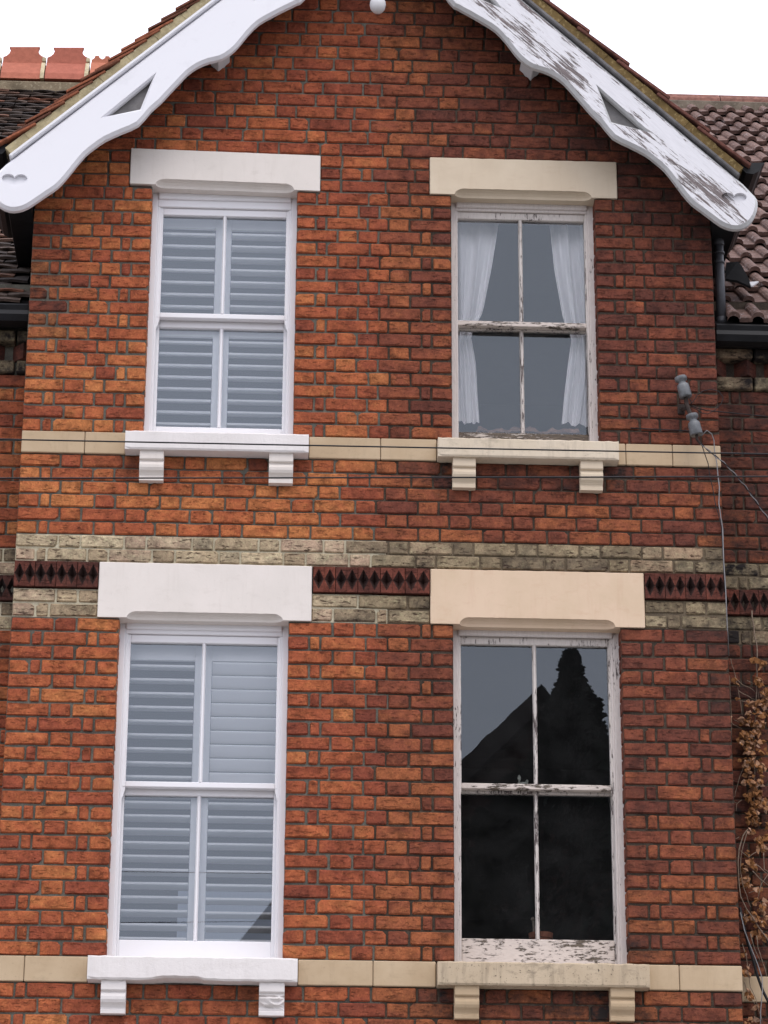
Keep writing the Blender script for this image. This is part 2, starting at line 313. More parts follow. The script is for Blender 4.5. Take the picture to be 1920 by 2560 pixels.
# ------------------------------------------------------------------ mesh helper
import bmesh
class MB:
    def __init__(s): s.v = []; s.f = []; s.m = []; s.tone = []; s.cur = 0
    def add(s, verts, faces, tone=None):
        o = len(s.v); s.v += [tuple(p) for p in verts]
        s.f += [tuple(o+i for i in f) for f in faces]; s.m += [s.cur]*len(faces)
        if tone is not None: s.tone += [tone]*len(verts)
    def quad(s, a, b, c, d): s.add([a, b, c, d], [(0, 1, 2, 3)])
    def box(s, x0, x1, y0, y1, z0, z1, b=0.0):
        if x1 < x0: x0, x1 = x1, x0
        if z1 < z0: z0, z1 = z1, z0
        s.xbox(lambda p: p, x0, x1, y0, y1, z0, z1, b)
    def xbox(s, T, x0, x1, y0, y1, z0, z1, b=0.0):
        b = min(b, (x1-x0)*.45, (y1-y0)*.45, (z1-z0)*.45)
        lo, hi = (x0, y0, z0), (x1, y1, z1)
        if b <= 0:
            v = [T((hi[0] if i & 1 else lo[0], hi[1] if i & 2 else lo[1], hi[2] if i & 4 else lo[2])) for i in range(8)]
            s.add(v, [(0, 4, 6, 2), (1, 3, 7, 5), (0, 1, 5, 4), (2, 6, 7, 3), (0, 2, 3, 1), (4, 5, 7, 6)]); return
        v = []
        for i in range(8):
            sg = [1 if i >> a & 1 else 0 for a in range(3)]
            for ax in range(3):
                v.append(T(tuple((hi[a] if sg[a] else lo[a]) + (0 if a == ax else (-b if sg[a] else b)) for a in range(3))))
        I = lambda c, ax: c*3+ax
        F = []
        for ax in range(3):
            a1, a2 = [a for a in range(3) if a != ax]
            for sd_ in (0, 1):
                c = [sd_ << ax | x << a1 | y << a2 for x, y in ((0, 0), (1, 0), (1, 1), (0, 1))]
                F.append(tuple(I(q, ax) for q in c))
            for p, q in ((0, 0), (0, 1), (1, 0), (1, 1)):
                c0 = p << a1 | q << a2; c1 = c0 | 1 << ax
                F.append((I(c0, a1), I(c0, a2), I(c1, a2), I(c1, a1)))
        for c in range(8): F.append((I(c, 0), I(c, 1), I(c, 2)))
        s.add(v, F)
    def tube(s, pts, r, seg=6, r2=None):
        pts = [Vector(p) for p in pts]; n = len(pts); V = []
        u = None
        for i, p in enumerate(pts):
            d = (pts[min(i+1, n-1)] - pts[max(i-1, 0)]).normalized()
            if u is None: u = d.orthogonal().normalized()
            u = (u - d*u.dot(d)).normalized(); v = d.cross(u)
            rr = r if r2 is None else r+(r2-r)*i/(n-1)
            for k in range(seg):
                a = 2*math.pi*k/seg; V.append(p + u*math.cos(a)*rr + v*math.sin(a)*rr)
        F = [(i*seg+k, i*seg+(k+1) % seg, (i+1)*seg+(k+1) % seg, (i+1)*seg+k) for i in range(n-1) for k in range(seg)]
        F += [tuple(range(seg)), tuple((n-1)*seg+k for k in range(seg))]
        s.add(V, F)
    def lathe(s, prof, org, axis=(0, 0, 1), seg=16):
        ax = Vector(axis).normalized(); u = ax.orthogonal().normalized(); v = ax.cross(u); org = Vector(org)
        V = [org + ax*h + (u*math.cos(2*math.pi*k/seg) + v*math.sin(2*math.pi*k/seg))*r for r, h in prof for k in range(seg)]
        n = len(prof)
        F = [(i*seg+k, i*seg+(k+1) % seg, (i+1)*seg+(k+1) % seg, (i+1)*seg+k) for i in range(n-1) for k in range(seg)]
        F += [tuple(range(seg)), tuple((n-1)*seg+k for k in range(seg))]
        s.add(V, F)
    def extr_x(s, prof, x0, x1):   # prof: (y,z) polygon
        n = len(prof); V = [(x0, y, z) for y, z in prof] + [(x1, y, z) for y, z in prof]
        F = [(i, (i+1) % n, n+(i+1) % n, n+i) for i in range(n)] + [tuple(range(n)), tuple(range(n, 2*n))]
        s.add(V, F)
    def build(s, name, mats, parent=None, smooth=False, kind=None, recalc=True, loc=None):
        me = bpy.data.meshes.new(name); me.from_pydata(s.v, [], s.f)
        if not isinstance(mats, (list, tuple)): mats = [mats]
        for m in mats: me.materials.append(m)
        me.polygons.foreach_set('material_index', s.m)
        if recalc:
            bm = bmesh.new(); bm.from_mesh(me); bmesh.ops.recalc_face_normals(bm, faces=bm.faces); bm.to_mesh(me); bm.free()
        if smooth: me.polygons.foreach_set('use_smooth', [True]*len(me.polygons))
        if s.tone:
            at_ = me.attributes.new('tone', 'FLOAT_COLOR', 'POINT')
            at_.data.foreach_set('color', [x for t in s.tone for x in (*t, 1)])
        return link(name, me, parent, kind)
def link(name, me, parent=None, kind=None):
    o = bpy.data.objects.new(name, me); COL.objects.link(o)
    if parent is not None:
        o.parent = parent; L = parent.get('base')
        if L is not None: o.matrix_parent_inverse = Matrix.Translation(-Vector(L))
    if kind: o['kind'] = kind
    return o
def thing(name, label, cat, loc, group=None):
    o = bpy.data.objects.new(name, None); COL.objects.link(o); o.location = loc; o.empty_display_size = .2
    o['base'] = list(loc); tag(o, label, cat, group); return o
def tag(o, label, cat, group=None):
    o['label'] = label; o['category'] = cat
    if group: o['group'] = group
    return o
def tone3(a, b=0.0): return (a, b, random.random())

def offset_poly(pts, d):
    """pts CCW in (x,z); positive d grows outward"""
    n = len(pts); out = []
    for i in range(n):
        p0, p1, p2 = pts[i-1], pts[i], pts[(i+1) % n]
        e1 = Vector((p1[0]-p0[0], p1[1]-p0[1])).normalized(); e2 = Vector((p2[0]-p1[0], p2[1]-p1[1])).normalized()
        n1 = Vector((e1.y, -e1.x)); n2 = Vector((e2.y, -e2.x)); b = (n1+n2)
        b = n1 if b.length < 1e-4 else b.normalized()
        k = d/max(.45, b.dot(n1)); out.append((p1[0]+b.x*k, p1[1]+b.y*k))
    return out
def area2(p): return sum(p[i-1][0]*p[i][1]-p[i][0]*p[i-1][1] for i in range(len(p)))
def ccw(p): return p if area2(p) > 0 else p[::-1]
def plate(mb, outer, holes, y0, y1, ch=0.0, chh=None, mat_face=0, mat_edge=0, blind=()):
    """a board cut from a plank: outer outline, through holes, blind (shallow carved) holes, front chamfer"""
    outer = ccw(outer); holes = [ccw(h) for h in holes]; blind = [ccw(b) for b in blind]
    chh = ch if chh is None else chh
    of = offset_poly(outer, -ch) if ch else outer
    hf = [offset_poly(h, chh) if chh else h for h in holes]
    loops = [of] + [h[::-1] for h in hf] + [b[::-1] for b in blind]
    flat = [p for l in loops for p in l]
    tri = tessellate_polygon([[Vector((x, z, 0)) for x, z in l] for l in loops])
    mb.cur = mat_face; mb.add([(x, y0, z) for x, z in flat], [tuple(t) for t in tri])
    loops2 = [outer] + [h[::-1] for h in holes]; flat2 = [p for l in loops2 for p in l]
    tri2 = tessellate_polygon([[Vector((x, z, 0)) for x, z in l] for l in loops2])
    mb.add([(x, y1, z) for x, z in flat2], [tuple(t) for t in tri2])
    mb.cur = mat_edge
    for A, B, c in [(of, outer, ch)] + [(a, b, chh) for a, b in zip(hf, holes)]:
        n = len(A)
        rings = [[(x, y0, z) for x, z in A], [(x, y0+c, z) for x, z in B], [(x, y1, z) for x, z in B]]
        if not c: rings = rings[1:]
        for r0, r1 in zip(rings, rings[1:]):
            mb.add(r0+r1, [(i, (i+1) % n, n+(i+1) % n, n+i) for i in range(n)])
    mb.cur = mat_face
    for b in blind:
        n = len(b); dp = .020
        mb.add([(x, y0, z) for x, z in b]+[(x, y0+dp, z) for x, z in b], [(i, (i+1) % n, n+(i+1) % n, n+i) for i in range(n)])
        t = tessellate_polygon([[Vector((x, z, 0)) for x, z in b]])
        mb.add([(x, y0+dp, z) for x, z in b], [tuple(q) for q in t])

# ------------------------------------------------------------------ ground
def sheet(name, x0, x1, y0, y1, z, m):
    mb = MB(); mb.quad((x0, y0, z), (x1, y0, z), (x1, y1, z), (x0, y1, z)); return mb.build(name, m, kind='structure')
sheet('ground', -400, 400, -400, 400, -.12, mat_flat('ground_soil', (.09, .085, .07), .95, .3, .5))
sheet('road', -200, 200, -13.0, -6.0, -.11, mat_flat('asphalt', (.05, .05, .052), .9, .25, 3))
for nm, a, b in (('pavement', -6.0, -.0), ('pavement', -16.5, -13.0)):
    mb = MB(); mb.box(-200, 200, a, b, -.115, 0.0, .01); mb.build(nm, mat_flat('paving', (.38, .37, .35), .9, .2, 3), kind='structure')

# ------------------------------------------------------------------ the two houses
XL, XR, XC, XP = -1.295, 2.412, .557, .60        # gable edges, ridge line, party line
YW = .23                                          # the side wings stand back by one brick
SLOPE = .934; ZA = 10.63                          # bargeboard top line: ZA - SLOPE*|x-XC|
def roofz(x): return ZA - SLOPE*abs(x-XC)
HL = thing('semi_detached_house', 'left half of the brick gable with repointed joints, new white sash windows', 'house', (-1.0, 0, 0), 'semi-detached brick houses')
HR = thing('semi_detached_house', 'right half of the brick gable with sooty joints and weathered sash windows', 'house', (2.0, 0, 0), 'semi-detached brick houses')
wallmb = {'L': MB(), 'R': MB()}
bricks = []      # (side, kind, x0, x1, z0, z1, y, tone, quoin)
S, H, Q, J = .216, .102, .046, .0105
PITCHZ = .0767

def soot_shade_at(x, z, side, wing=False):
    s = .06+.10*math.exp(-((x-XP)/.28)**2) if side == 'L' else .20-.08*math.exp(-((x-XP)/.28)**2)
    g = lambda cx, cz, rx, rz, a: a*math.exp(-((x-cx)/rx)**2-((z-cz)/rz)**2)
    s += g(-1.30, 8.12, .20, .26, .85) + (.35*random.random() if x > 2.28 and side == 'R' and not wing else 0)
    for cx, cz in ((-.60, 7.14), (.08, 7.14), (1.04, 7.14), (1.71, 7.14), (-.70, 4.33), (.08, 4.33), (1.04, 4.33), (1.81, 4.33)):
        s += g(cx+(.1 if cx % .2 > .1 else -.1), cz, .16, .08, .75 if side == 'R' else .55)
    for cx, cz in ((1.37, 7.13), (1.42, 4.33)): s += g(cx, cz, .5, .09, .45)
    s += g(1.75, 9.25, .55, .4, .35) + g(1.1, 9.9, .4, .3, .25) + g(-.3, 9.7, .5, .35, .12) + g(2.0, 7.5, .35, .25, .22) + g(1.85, 5.2, .12, .9, .28) + g(2.36, 5.9, .1, .5, .25) + g(2.1, 8.8, .4, .35, .3)  # patches below the bargeboards paint in eaves shade along with sooty dirt
    s += g(.75, 6.2, .25, .5, .12) + g(1.95, 4.62, .2, .1, .35)
    if wing: s += .48 if side == 'R' else .28
    return min(.95, s)
def hue_at(x, z, side):
    h = random.betavariate(3.6, 2.7)
    if side == 'L': h += .22*math.exp(-((z-6.95)/.25)**2) + .12*math.exp(-((z-7.6)/.3)**2) - .05*(z > 9)
    else: h += .22*math.exp(-((z-4.9)/.5)**2) - .1*(z > 7.3 and x > 1.8) + .12*(z < 4.4)+.06*(6.7 < z < 7.2)
    h += (-.16 if side == 'L' else .30)*math.exp(-((x-XP)/.32)**2)*random.uniform(.3, 1.4)
    return max(0, min(1, h))
def lay(x0, x1, z0, z1, lens, kind, y=0.0, wing=False, stretch=True, side=None):
    """one course of bricks between x0 and x1"""
    tot = sum(lens) + J*(len(lens)-1)
    k = (x1-x0-J*(len(lens)-1))/sum(lens) if stretch else 1
    x = x0
    for i, l in enumerate(lens):
        a, b = x, x+l*k; x = b+J
        bricks.append([side or ('L' if (a+b)/2 < XP else 'R'), kind, a, b, z0, z1, y, i == 0 or i == len(lens)-1, wing])
def flemish(x0, x1, par, ph=0.0):
    """lengths of a Flemish course clipped to x0..x1"""
    lens, x = [], x0
    seq = [S, H] if par else [H, Q, S, H]
    i = 0
    while x < x1-.02:
        l = seq[i] if i < len(seq) else ([S, H][(i) % 2] if par else [S, H][i % 2])
        l *= random.uniform(.965, 1.035)
        if x+l > x1-.055: l = x1-x
        lens.append(l); x += l+J; i += 1
    return lens
def mortar(x0, x1, z0, z1, y, kind, side=None):
    cut = XP + random.uniform(-.05, .05)
    for sd_, a, b in (('L', x0, min(x1, cut)), ('R', max(x0, cut), x1)):
        if side: sd_, a, b = side, x0, x1
        if b-a < .001: continue
        mb = wallmb[sd_]; mb.cur = 1 if kind == 'stock_brick' else 0
        mb.quad((a, y+.0105, z0), (b, y+.0105, z0), (b, y+.0105, z1), (a, y+.0105, z1))
        if side: break
PAT = {'ll': ([S, H, S], [H, Q, S, Q, H]), 'mid': ([S, H, H, S, Q, H], [H, Q, S, H, H, S]),
       'ul': ([S, H, H, S], [H, Q, S, H, Q, H]), 'ur': ([S, H, H, S], [H, Q, H, S, Q, H]),
       'lt': ([S, H, H*.9], [H, S, H]), 'lm': ([H, S, H, H], [H, H, Q, S, H*.7]), 's': ([H, Q*1.2, S], [S, H, H]), 'sm': ([H, S, Q, S], [S, S, H])}
def zone(z0, z1, n, ivs, kind='brick', y=0.0, wing=False, side=None, par0=0):
    p = (z1-z0)/n
    for r in range(n):
        a, b = z0+r*p, z0+(r+1)*p; par = (r+par0) % 2
        for x0, x1, pat in ivs:
            if pat == 'gable':
                hw = (ZA-.02-a)/SLOPE
                x0, x1 = max(x0, XC-hw), min(x1, XC+hw)
                if x1-x0 < .2: continue
            lens = flemish(x0, x1, par) if pat in ('f', 'gable') else PAT[pat][par]
            lens = [l*random.uniform(.96, 1.04) for l in lens]
            mortar(x0, x1, a, b, y, kind, side)
            lay(x0, x1, a+.0045, b-.0045, lens, kind, y, wing, True, side)
full = [(XL, XR, 'f')]
zone(4.405-12*PITCHZ, 4.405, 12, full, par0=1)
zone(4.535, 6.30, 23, [(XL-.002, -.743, 'll'), (.130, .982, 'mid'), (1.853, XR, 'll')])
zone(6.30, 6.455, 2, [(XL, -.857, 's'), (.249, .861, 'sm'), (1.982, XR, 's')], 'stock_brick')
zone(6.605, 6.755, 2, full, 'stock_brick')
zone(6.755, 7.207, 6, full)
zone(7.332, 8.79, 19, [(XL, -.657, 'ul'), (.136, .981, 'mid'), (1.772, XR, 'ur')], par0=1)
zone(8.79, 9.015, 3, [(XL, -.784, 'lt'), (.262, .863, 'lm'), (1.90, XR, 'lt')])
zone(9.015, 9.015+21*.0765, 21, [(XL, XR, 'gable')])
WL, WR = (-3.4, XL, 'f'), (XR, 4.2, 'f')
for iv, sd_ in ((WL, 'L'), (WR, 'R')):
    zone(4.40-12*PITCHZ, 4.40, 12, [iv], y=YW, wing=True, side=sd_, par0=1)
    zone(4.535, 6.30, 23, [iv], y=YW, wing=True, side=sd_)
    zone(6.30, 6.455, 2, [iv], 'stock_brick', YW, True, sd_)
    zone(6.605, 6.755, 2, [iv], 'stock_brick', YW, True, sd_)
    zone(6.755, 7.755, 13, [iv], y=YW, wing=True, side=sd_)
# closing surfaces behind stone, terracotta and at the corners
for sd_, xa, xb, xe in (('L', XL, XP, XL), ('R', XP, XR, XR)):
    mb = wallmb[sd_]; mb.cur = 0
    mb.quad((xe, .0085, 0), (xe, YW+.01, 0), (xe, YW+.01, 8.9), (xe, .0085, 8.9))
    mb.quad((xa, .0085, 0), (xb, .0085, 0), (xb, .0085, 4.405-12*PITCHZ), (xa, .0085, 4.405-12*PITCHZ))
    wx0, wx1 = (-3.4, XL) if sd_ == 'L' else (XR, 4.2)
    mb.quad((wx0, YW+.02, 0), (wx1, YW+.02, 0), (wx1, YW+.02, 8.3), (wx0, YW+.02, 8.3))
for (x0, x1, z0, z1) in ((-.743, .130, 4.40, 6.32), (.982, 1.853, 4.40, 6.32), (-.657, .136, 7.207, 8.81), (.981, 1.772, 7.207, 8.81)):
    mb = wallmb['L' if x1 < .5 else 'R']; mb.cur = 0
    for x, d in ((x0, -.006), (x1, .006)):
        mb.quad((x+d, .009, z0), (x+d, .26, z0), (x+d, .26, z1), (x+d, .009, z1))
WALL_L = wallmb['L'].build('wall', [M_ML, M_MSL], HL, recalc=False)
WALL_R = wallmb['R'].build('wall', [M_MR, M_MSR], HR, recalc=False)
WALL = {'L': WALL_L, 'R': WALL_R}

def brick_verts(l, h, d, seed):
    rn = random.Random(seed); j = lambda a=.0016: rn.uniform(-a, a)
    c = [rn.uniform(.002, .007) for _ in range(4)]
    if rn.random() < .3: c[rn.randrange(4)] = rn.uniform(.010, .018)
    hl, hh = l/2, h/2
    out = [(-hl+c[0], -hh), (j(.03), -hh+j()), (hl-c[1], -hh), (hl, -hh+c[1]), (hl, hh-c[2]), (hl-c[2], hh), (j(.03), hh+j()), (-hl+c[3], hh), (-hl, hh-c[3]), (-hl, -hh+c[0])]
    out = [(x+j(), z+j()) for x, z in out]
    ins = rn.uniform(.004, .007)
    V = [(x*(1-2*ins/l), j(.0012), z*(1-2*ins/h)) for x, z in out] + [(x, .0055+j(.001), z) for x, z in out] + [(x, d, z) for x, z in out]
    n = 10
    F = [tuple(range(n))[::-1]] + [(k*n+i, k*n+(i+1) % n, (k+1)*n+(i+1) % n, (k+1)*n+i) for k in range(2) for i in range(n)]
    F = [tuple(range(n))] + [(k*n+i, (k+1)*n+i, (k+1)*n+(i+1) % n, k*n+(i+1) % n) for k in range(2) for i in range(n)]
    return V, F
VAR = {}
for cls, l, cnt in (('s', S, 14), ('h', H, 10), ('q', Q, 6)):
    for k in range(cnt): VAR[cls, k] = (l, brick_verts(l, .0672, .10, hash((cls, k)) & 0xffff if False else (ord(cls)*100+k)))
MESH = {}
def brick_mesh(cls, k, mat):
    key = (cls, k, mat.name)
    if key not in MESH:
        V, F = VAR[cls, k][1]; me = bpy.data.meshes.new('brick'); me.from_pydata(V, [], F); me.materials.append(mat); MESH[key] = me
    return MESH[key]
def view_area(b):
    side, kind, x0, x1, z0, z1, y = b[:7]
    p = [proj((x, y, z)) for x, z in ((x0, z0), (x1, z0), (x1, z1), (x0, z1))]
    cl = lambda v, m: max(0, min(m, v))
    xs = [cl(q[0], 1920) for q in p]; ys = [cl(q[1], 2560) for q in p]
    a = (max(xs)-min(xs))*(max(ys)-min(ys))
    mx_, mz_ = (x0+x1)/2, (z0+z1)/2
    if y == 0 and mz_ > roofz(mx_)-.28: a *= .25            # mostly behind the bargeboard
    if y == 0 and 7.0 < mz_ < 7.207 and any(l-.05 < mx_ < r+.05 for l, r in ((-.668, -.541), (.011, .139), (.979, 1.10), (1.654, 1.774))): a *= .5
    return a
for b in bricks: b.append(view_area(b))
stuffmb = {}
for sd_ in 'LR':
    for kind, cap in (('brick', 296), ('stock_brick', 200)):
        bs = sorted([b for b in bricks if b[0] == sd_ and b[1] == kind], key=lambda b: -b[9])
        mat = {('L', 'brick'): M_BL, ('R', 'brick'): M_BR, ('L', 'stock_brick'): M_SL, ('R', 'stock_brick'): M_SR}[sd_, kind]
        st = MB(); cnt = {'s': 14, 'h': 10, 'q': 6}
        for i, b in enumerate(bs):
            _, _, x0, x1, z0, z1, y, quoin, wing, va = b
            l = x1-x0; cls = 's' if l > .155 else ('h' if l > .072 else 'q'); k = random.randrange(cnt[cls])
            cx, cz = (x0+x1)/2, (z0+z1)/2
            sx, sz = l/VAR[cls, k][0], (z1-z0)/.0672
            t = (hue_at(cx, cz, sd_), soot_shade_at(cx, cz, sd_, wing), random.random())
            if kind == 'stock_brick': t = (random.random(), t[1]*.7+.05+.33*random.random()**2, t[2])
            yy = y+random.uniform(-.002, .0025); rot = random.uniform(-.006, .006)
            if kind == 'brick' and random.random() < .04: rot *= 2.2
            sy = 2.2 if quoin and not wing else 1.0
            if i < cap and va > 40:
                o = bpy.data.objects.new(kind, brick_mesh(cls, k, mat)); COL.objects.link(o)
                o.parent = WALL[sd_]; o.location = (cx, yy, cz); o.scale = (sx, sy, sz); o.rotation_euler = (0, rot, 0)
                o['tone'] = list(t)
            else:
                V, F = VAR[cls, k][1]
                c_, s_ = math.cos(rot), math.sin(rot)
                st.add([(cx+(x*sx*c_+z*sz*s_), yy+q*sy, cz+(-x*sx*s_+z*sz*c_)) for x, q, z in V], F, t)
        if st.v: st.build('brickwork', mat, WALL[sd_], kind='stuff', recalc=False)

# ---- moulded terracotta band: each tile carries two sunk diamonds
def tooth_mesh(l):
    mb = MB(); h = .138; pit = l/2; z0, z1 = -h/2, h/2; f = -.012; dp = .036
    for k in range(2):
        xa, xb = -l/2+k*pit+.0006, -l/2+(k+1)*pit-.0006; xm = (xa+xb)/2
        a, b, c, d = (xa, f, 0), (xm, f, z0+.012), (xb, f, 0), (xm, f, z1-.012); e = (xm, dp, 0.0)
        mb.cur = 0
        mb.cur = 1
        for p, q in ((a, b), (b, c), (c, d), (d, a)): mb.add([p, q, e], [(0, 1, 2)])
        mb.cur = 0
        mb.add([(xa, f, z0), (xm, f, z0), b, a], [(0, 1, 2, 3)]); mb.add([(xm, f, z0), (xb, f, z0), c, b], [(0, 1, 2, 3)])
        mb.add([(xa, f, z1), a, d, (xm, f, z1)], [(0, 1, 2, 3)]); mb.add([(xm, f, z1), d, c, (xb, f, z1)], [(0, 1, 2, 3)])
    x0, x1 = -l/2, l/2
    for p, q in (((x0, z0), (x1, z0)), ((x1, z0), (x1, z1)), ((x1, z1), (x0, z1)), ((x0, z1), (x0, z0))):
        mb.quad((p[0], f, p[1]), (p[0], .06, p[1]), (q[0], .06, q[1]), (q[0], f, q[1]))
    me = bpy.data.meshes.new('terracotta_tile'); me.from_pydata(mb.v, [], mb.f); me.materials.append(M_TT); me.materials.append(M_TTD); me.polygons.foreach_set('material_index', mb.m); return me
TOOTH = tooth_mesh(.105)
backmb = {'L': MB(), 'R': MB()}
for x0, x1, y, sd_ in ((XL, -.860, 0, 'L'), (.252, .602, 0, 'L'), (.602, .860, 0, 'R'), (1.984, XR, 0, 'R'), (-3.4, XL-.003, YW, 'L'), (XR+.003, 4.2, YW, 'R')):
    n = max(1, round((x1-x0)/.106)); p = (x1-x0)/n
    backmb[sd_].box(x0, x1, y+.05, y+.09, 6.456, 6.604)
    for k in range(n):
        o = bpy.data.objects.new('terracotta_tile', TOOTH); COL.objects.link(o); o.parent = WALL[sd_]
        o.location = (x0+(k+.5)*p, y+random.uniform(-.002, .002), 6.530); o.scale = ((p-.002)/.105, 1, 1)
        o['tone'] = [random.random(), random.uniform(.05, .5)+(.25 if y else 0), random.random()]
for sd_ in 'LR': backmb[sd_].build('tile_backing', M_MR, WALL[sd_])

# ---- stone string courses
def stone(name, x0, x1, y0, y1, z0, z1, m, parent, b=.004):
    mb = MB(); mb.box(x0, x1, y0, y1, z0, z1, b); return mb.build(name, m, parent)
for sd_, z0, z1, cuts in (('L', 7.209, 7.331, [XL, -.962, -.747]), ('L', 7.209, 7.331, [.220, .60]), ('R', 7.209, 7.331, [.60, .898]), ('R', 7.209, 7.331, [1.86, 1.905, 2.155, XR+.002]),
                          ('L', 4.407, 4.533, [XL, -1.14, -.828]), ('L', 4.407, 4.533, [.205, .577]), ('R', 4.407, 4.533, [.577, .889]), ('R', 4.407, 4.533, [1.944, 2.10, XR+.004])):
    for a, b in zip(cuts, cuts[1:]):
        stone('string_course_block', a+.0015, b-.0015, -.006, .09, z0, z1, M_STR, WALL[sd_])
for a, b, sd_ in ((-3.4, -2.5, 'L'), (-2.5, -1.7, 'L'), (-1.7, XL, 'L'), (XR+.005, 2.70, 'R'), (2.70, 3.5, 'R'), (3.5, 4.2, 'R')):
    stone('string_course_block', a+.002, b-.002, YW-.006, YW+.09, 4.40, 4.53, M_STR, WALL[sd_])

# ---- lintels with a stopped hollow chamfer
def lintel(x0, x1, z0, z1, cx0, cx1, m, house, c=.036, y0=-.008, skew=0.0):
    mb = MB(); N = 40; rings = []
    xs = sorted(set([x0, x0+.004, x1-.004, x1] + [cx0+(cx1-cx0)*(1-math.cos(math.pi*i/N))/2 for i in range(N+1)]))
    xs = sorted(set(xs + [cx0+.06*i/8 for i in range(9)] + [cx1-.06*i/8 for i in range(9)]))
    for x in xs:
        t = min(1, max(0, min(x-cx0, cx1-x)/.055)); cc = c*math.sqrt(max(0, 1-(1-t)**2))
        zs = skew*(x-(x0+x1)/2)
        jt, jb = .0022*mnoise.noise(Vector((x*23, x0*9, 1))), .0022*mnoise.noise(Vector((x*31, x0*9, 4)))+.0012*mnoise.noise(Vector((x*90, x0*9, 4)))
        e = .004 if x in (x0, x1) else 0
        pr = [(.20, z1-e), (y0+.004, z1-e+jt), (y0+e, z1-.004-e+jt), (y0+e, z0+cc+e+jb)]
        for k in range(1, 5):   # hollow
            a = k/4*math.pi/2; pr.append((y0+e+cc*1.2*math.sin(a), z0+cc*math.cos(a)+e))
        pr.append((.20, z0+e))
        rings.append([(x, y, z+zs) for y, z in pr])
    n = len(rings[0])
    V = [p for r in rings for p in r]
    F = [(i*n+k, (i+1)*n+k, (i+1)*n+(k+1) % n, i*n+(k+1) % n) for i in range(len(rings)-1) for k in range(n)]
    F += [tuple(range(n)), tuple((len(rings)-1)*n+k for k in range(n))[::-1]]
    mb.add(V, F); return mb.build('lintel', m, house)
lintel(-.782, .260, 8.797, 9.015, -.640, .117, M_STW, HL, skew=-.016)
lintel(.863, 1.898, 8.790, 9.015, 1.000, 1.755, M_STC, HR)
lintel(-.857, .247, 6.301, 6.602, -.705, .100, M_STW, HL, c=.034)
lintel(.863, 1.981, 6.300, 6.600, 1.015, 1.825, M_STB, HR, c=.038)

# ---- sills and corbels
def sill(x0, x1, z0, z1, m, house, chip=False):
    mb = MB(); N = 36; rn = random.Random(int(x0*1000)); rings = []
    for i in range(N+1):
        x = x0+(x1-x0)*i/N; e = .005 if i in (0, N) else 0
        w_ = rn.uniform(-.0022, .0022)
        cz = 0.0
        if chip:
            t = i/N
            cz = .012*max(0, min((t-.30)/.05, 1, (.56-t)/.03)) + rn.uniform(0, .003)
        pr = [(.17, z1+.012), (-.084, z1-.002+w_), (-.090+e, z1-.009+w_-e), (-.090+e+w_*.6, z0+.010+e+cz), (-.084+cz*.6, z0+.001+cz+w_*.5), (.10, z0)]
        rings.append([(x, y, z) for y, z in pr])
    n = 6; V = [p for r in rings for p in r]
    F = [(i*n+k, (i+1)*n+k, (i+1)*n+(k+1) % n, i*n+(k+1) % n) for i in range(N) for k in range(n)]
    F += [tuple(range(n)), tuple(N*n+k for k in range(n))[::-1]]
    mb.add(V, F); return mb.build('sill', m, house)
sill(-.746, .218, 7.206, 7.312, M_STWR, HL)
sill(.900, 1.858, 7.203, 7.312, M_STY, HR)
sill(-.826, .203, 4.404, 4.525, M_STWR, HL, True)
sill(.892, 1.941, 4.402, 4.521, M_STG, HR)
def corbel(x0, x1, zt, m, house, broken=False):
    prof = [(0.09, 0), (-.070, 0), (-.070, -.044), (-.066, -.049), (-.056, -.051), (-.056, -.060), (-.062, -.066), (-.066, -.078), (-.065, -.092), (-.058, -.106), (-.046, -.117), (-.037, -.128), (-.036, -.136), (-.040, -.140), (-.040, -.157), (.09, -.157)]
    mb = MB(); rn = random.Random(5); n = len(prof); xs = [x0, x0+.003] + [x0+(x1-x0)*t for t in (.2, .4, .6, .8)] + [x1-.003, x1]
    V = []
    for i, x in enumerate(xs):
        for y, z in prof:
            e = .003 if i in (0, len(xs)-1) and y < 0 else 0
            dy = rn.uniform(0, .02) if broken and -.125 < z < -.06 and y < 0 else 0
            V.append((x, y+e+dy, zt+z))
    F = [(i*n+k, (i+1)*n+k, (i+1)*n+(k+1) % n, i*n+(k+1) % n) for i in range(len(xs)-1) for k in range(n)]
    F += [tuple(range(n)), tuple((len(xs)-1)*n+k for k in range(n))[::-1]]
    mb.add(V, F); o = mb.build('corbel', m, house)
    if broken: o['label'] = 'chipped white corbel with its roll broken away'
    return o
for x0, x1, zt, m, h, br in ((-.668, -.541, 7.207, M_STW, HL, 0), (.011, .138, 7.207, M_STW, HL, 0), (.979, 1.10, 7.204, M_STC, HR, 0), (1.654, 1.774, 7.204, M_STC, HR, 0),
                             (-.757, -.635, 4.405, M_STWR, HL, 0), (.016, .141, 4.405, M_STWR, HL, 1), (.977, 1.098, 4.403, M_STR, HR, 0), (1.746, 1.866, 4.403, M_STR, HR, 0)):
    corbel(x0, x1, zt, m, h, br)

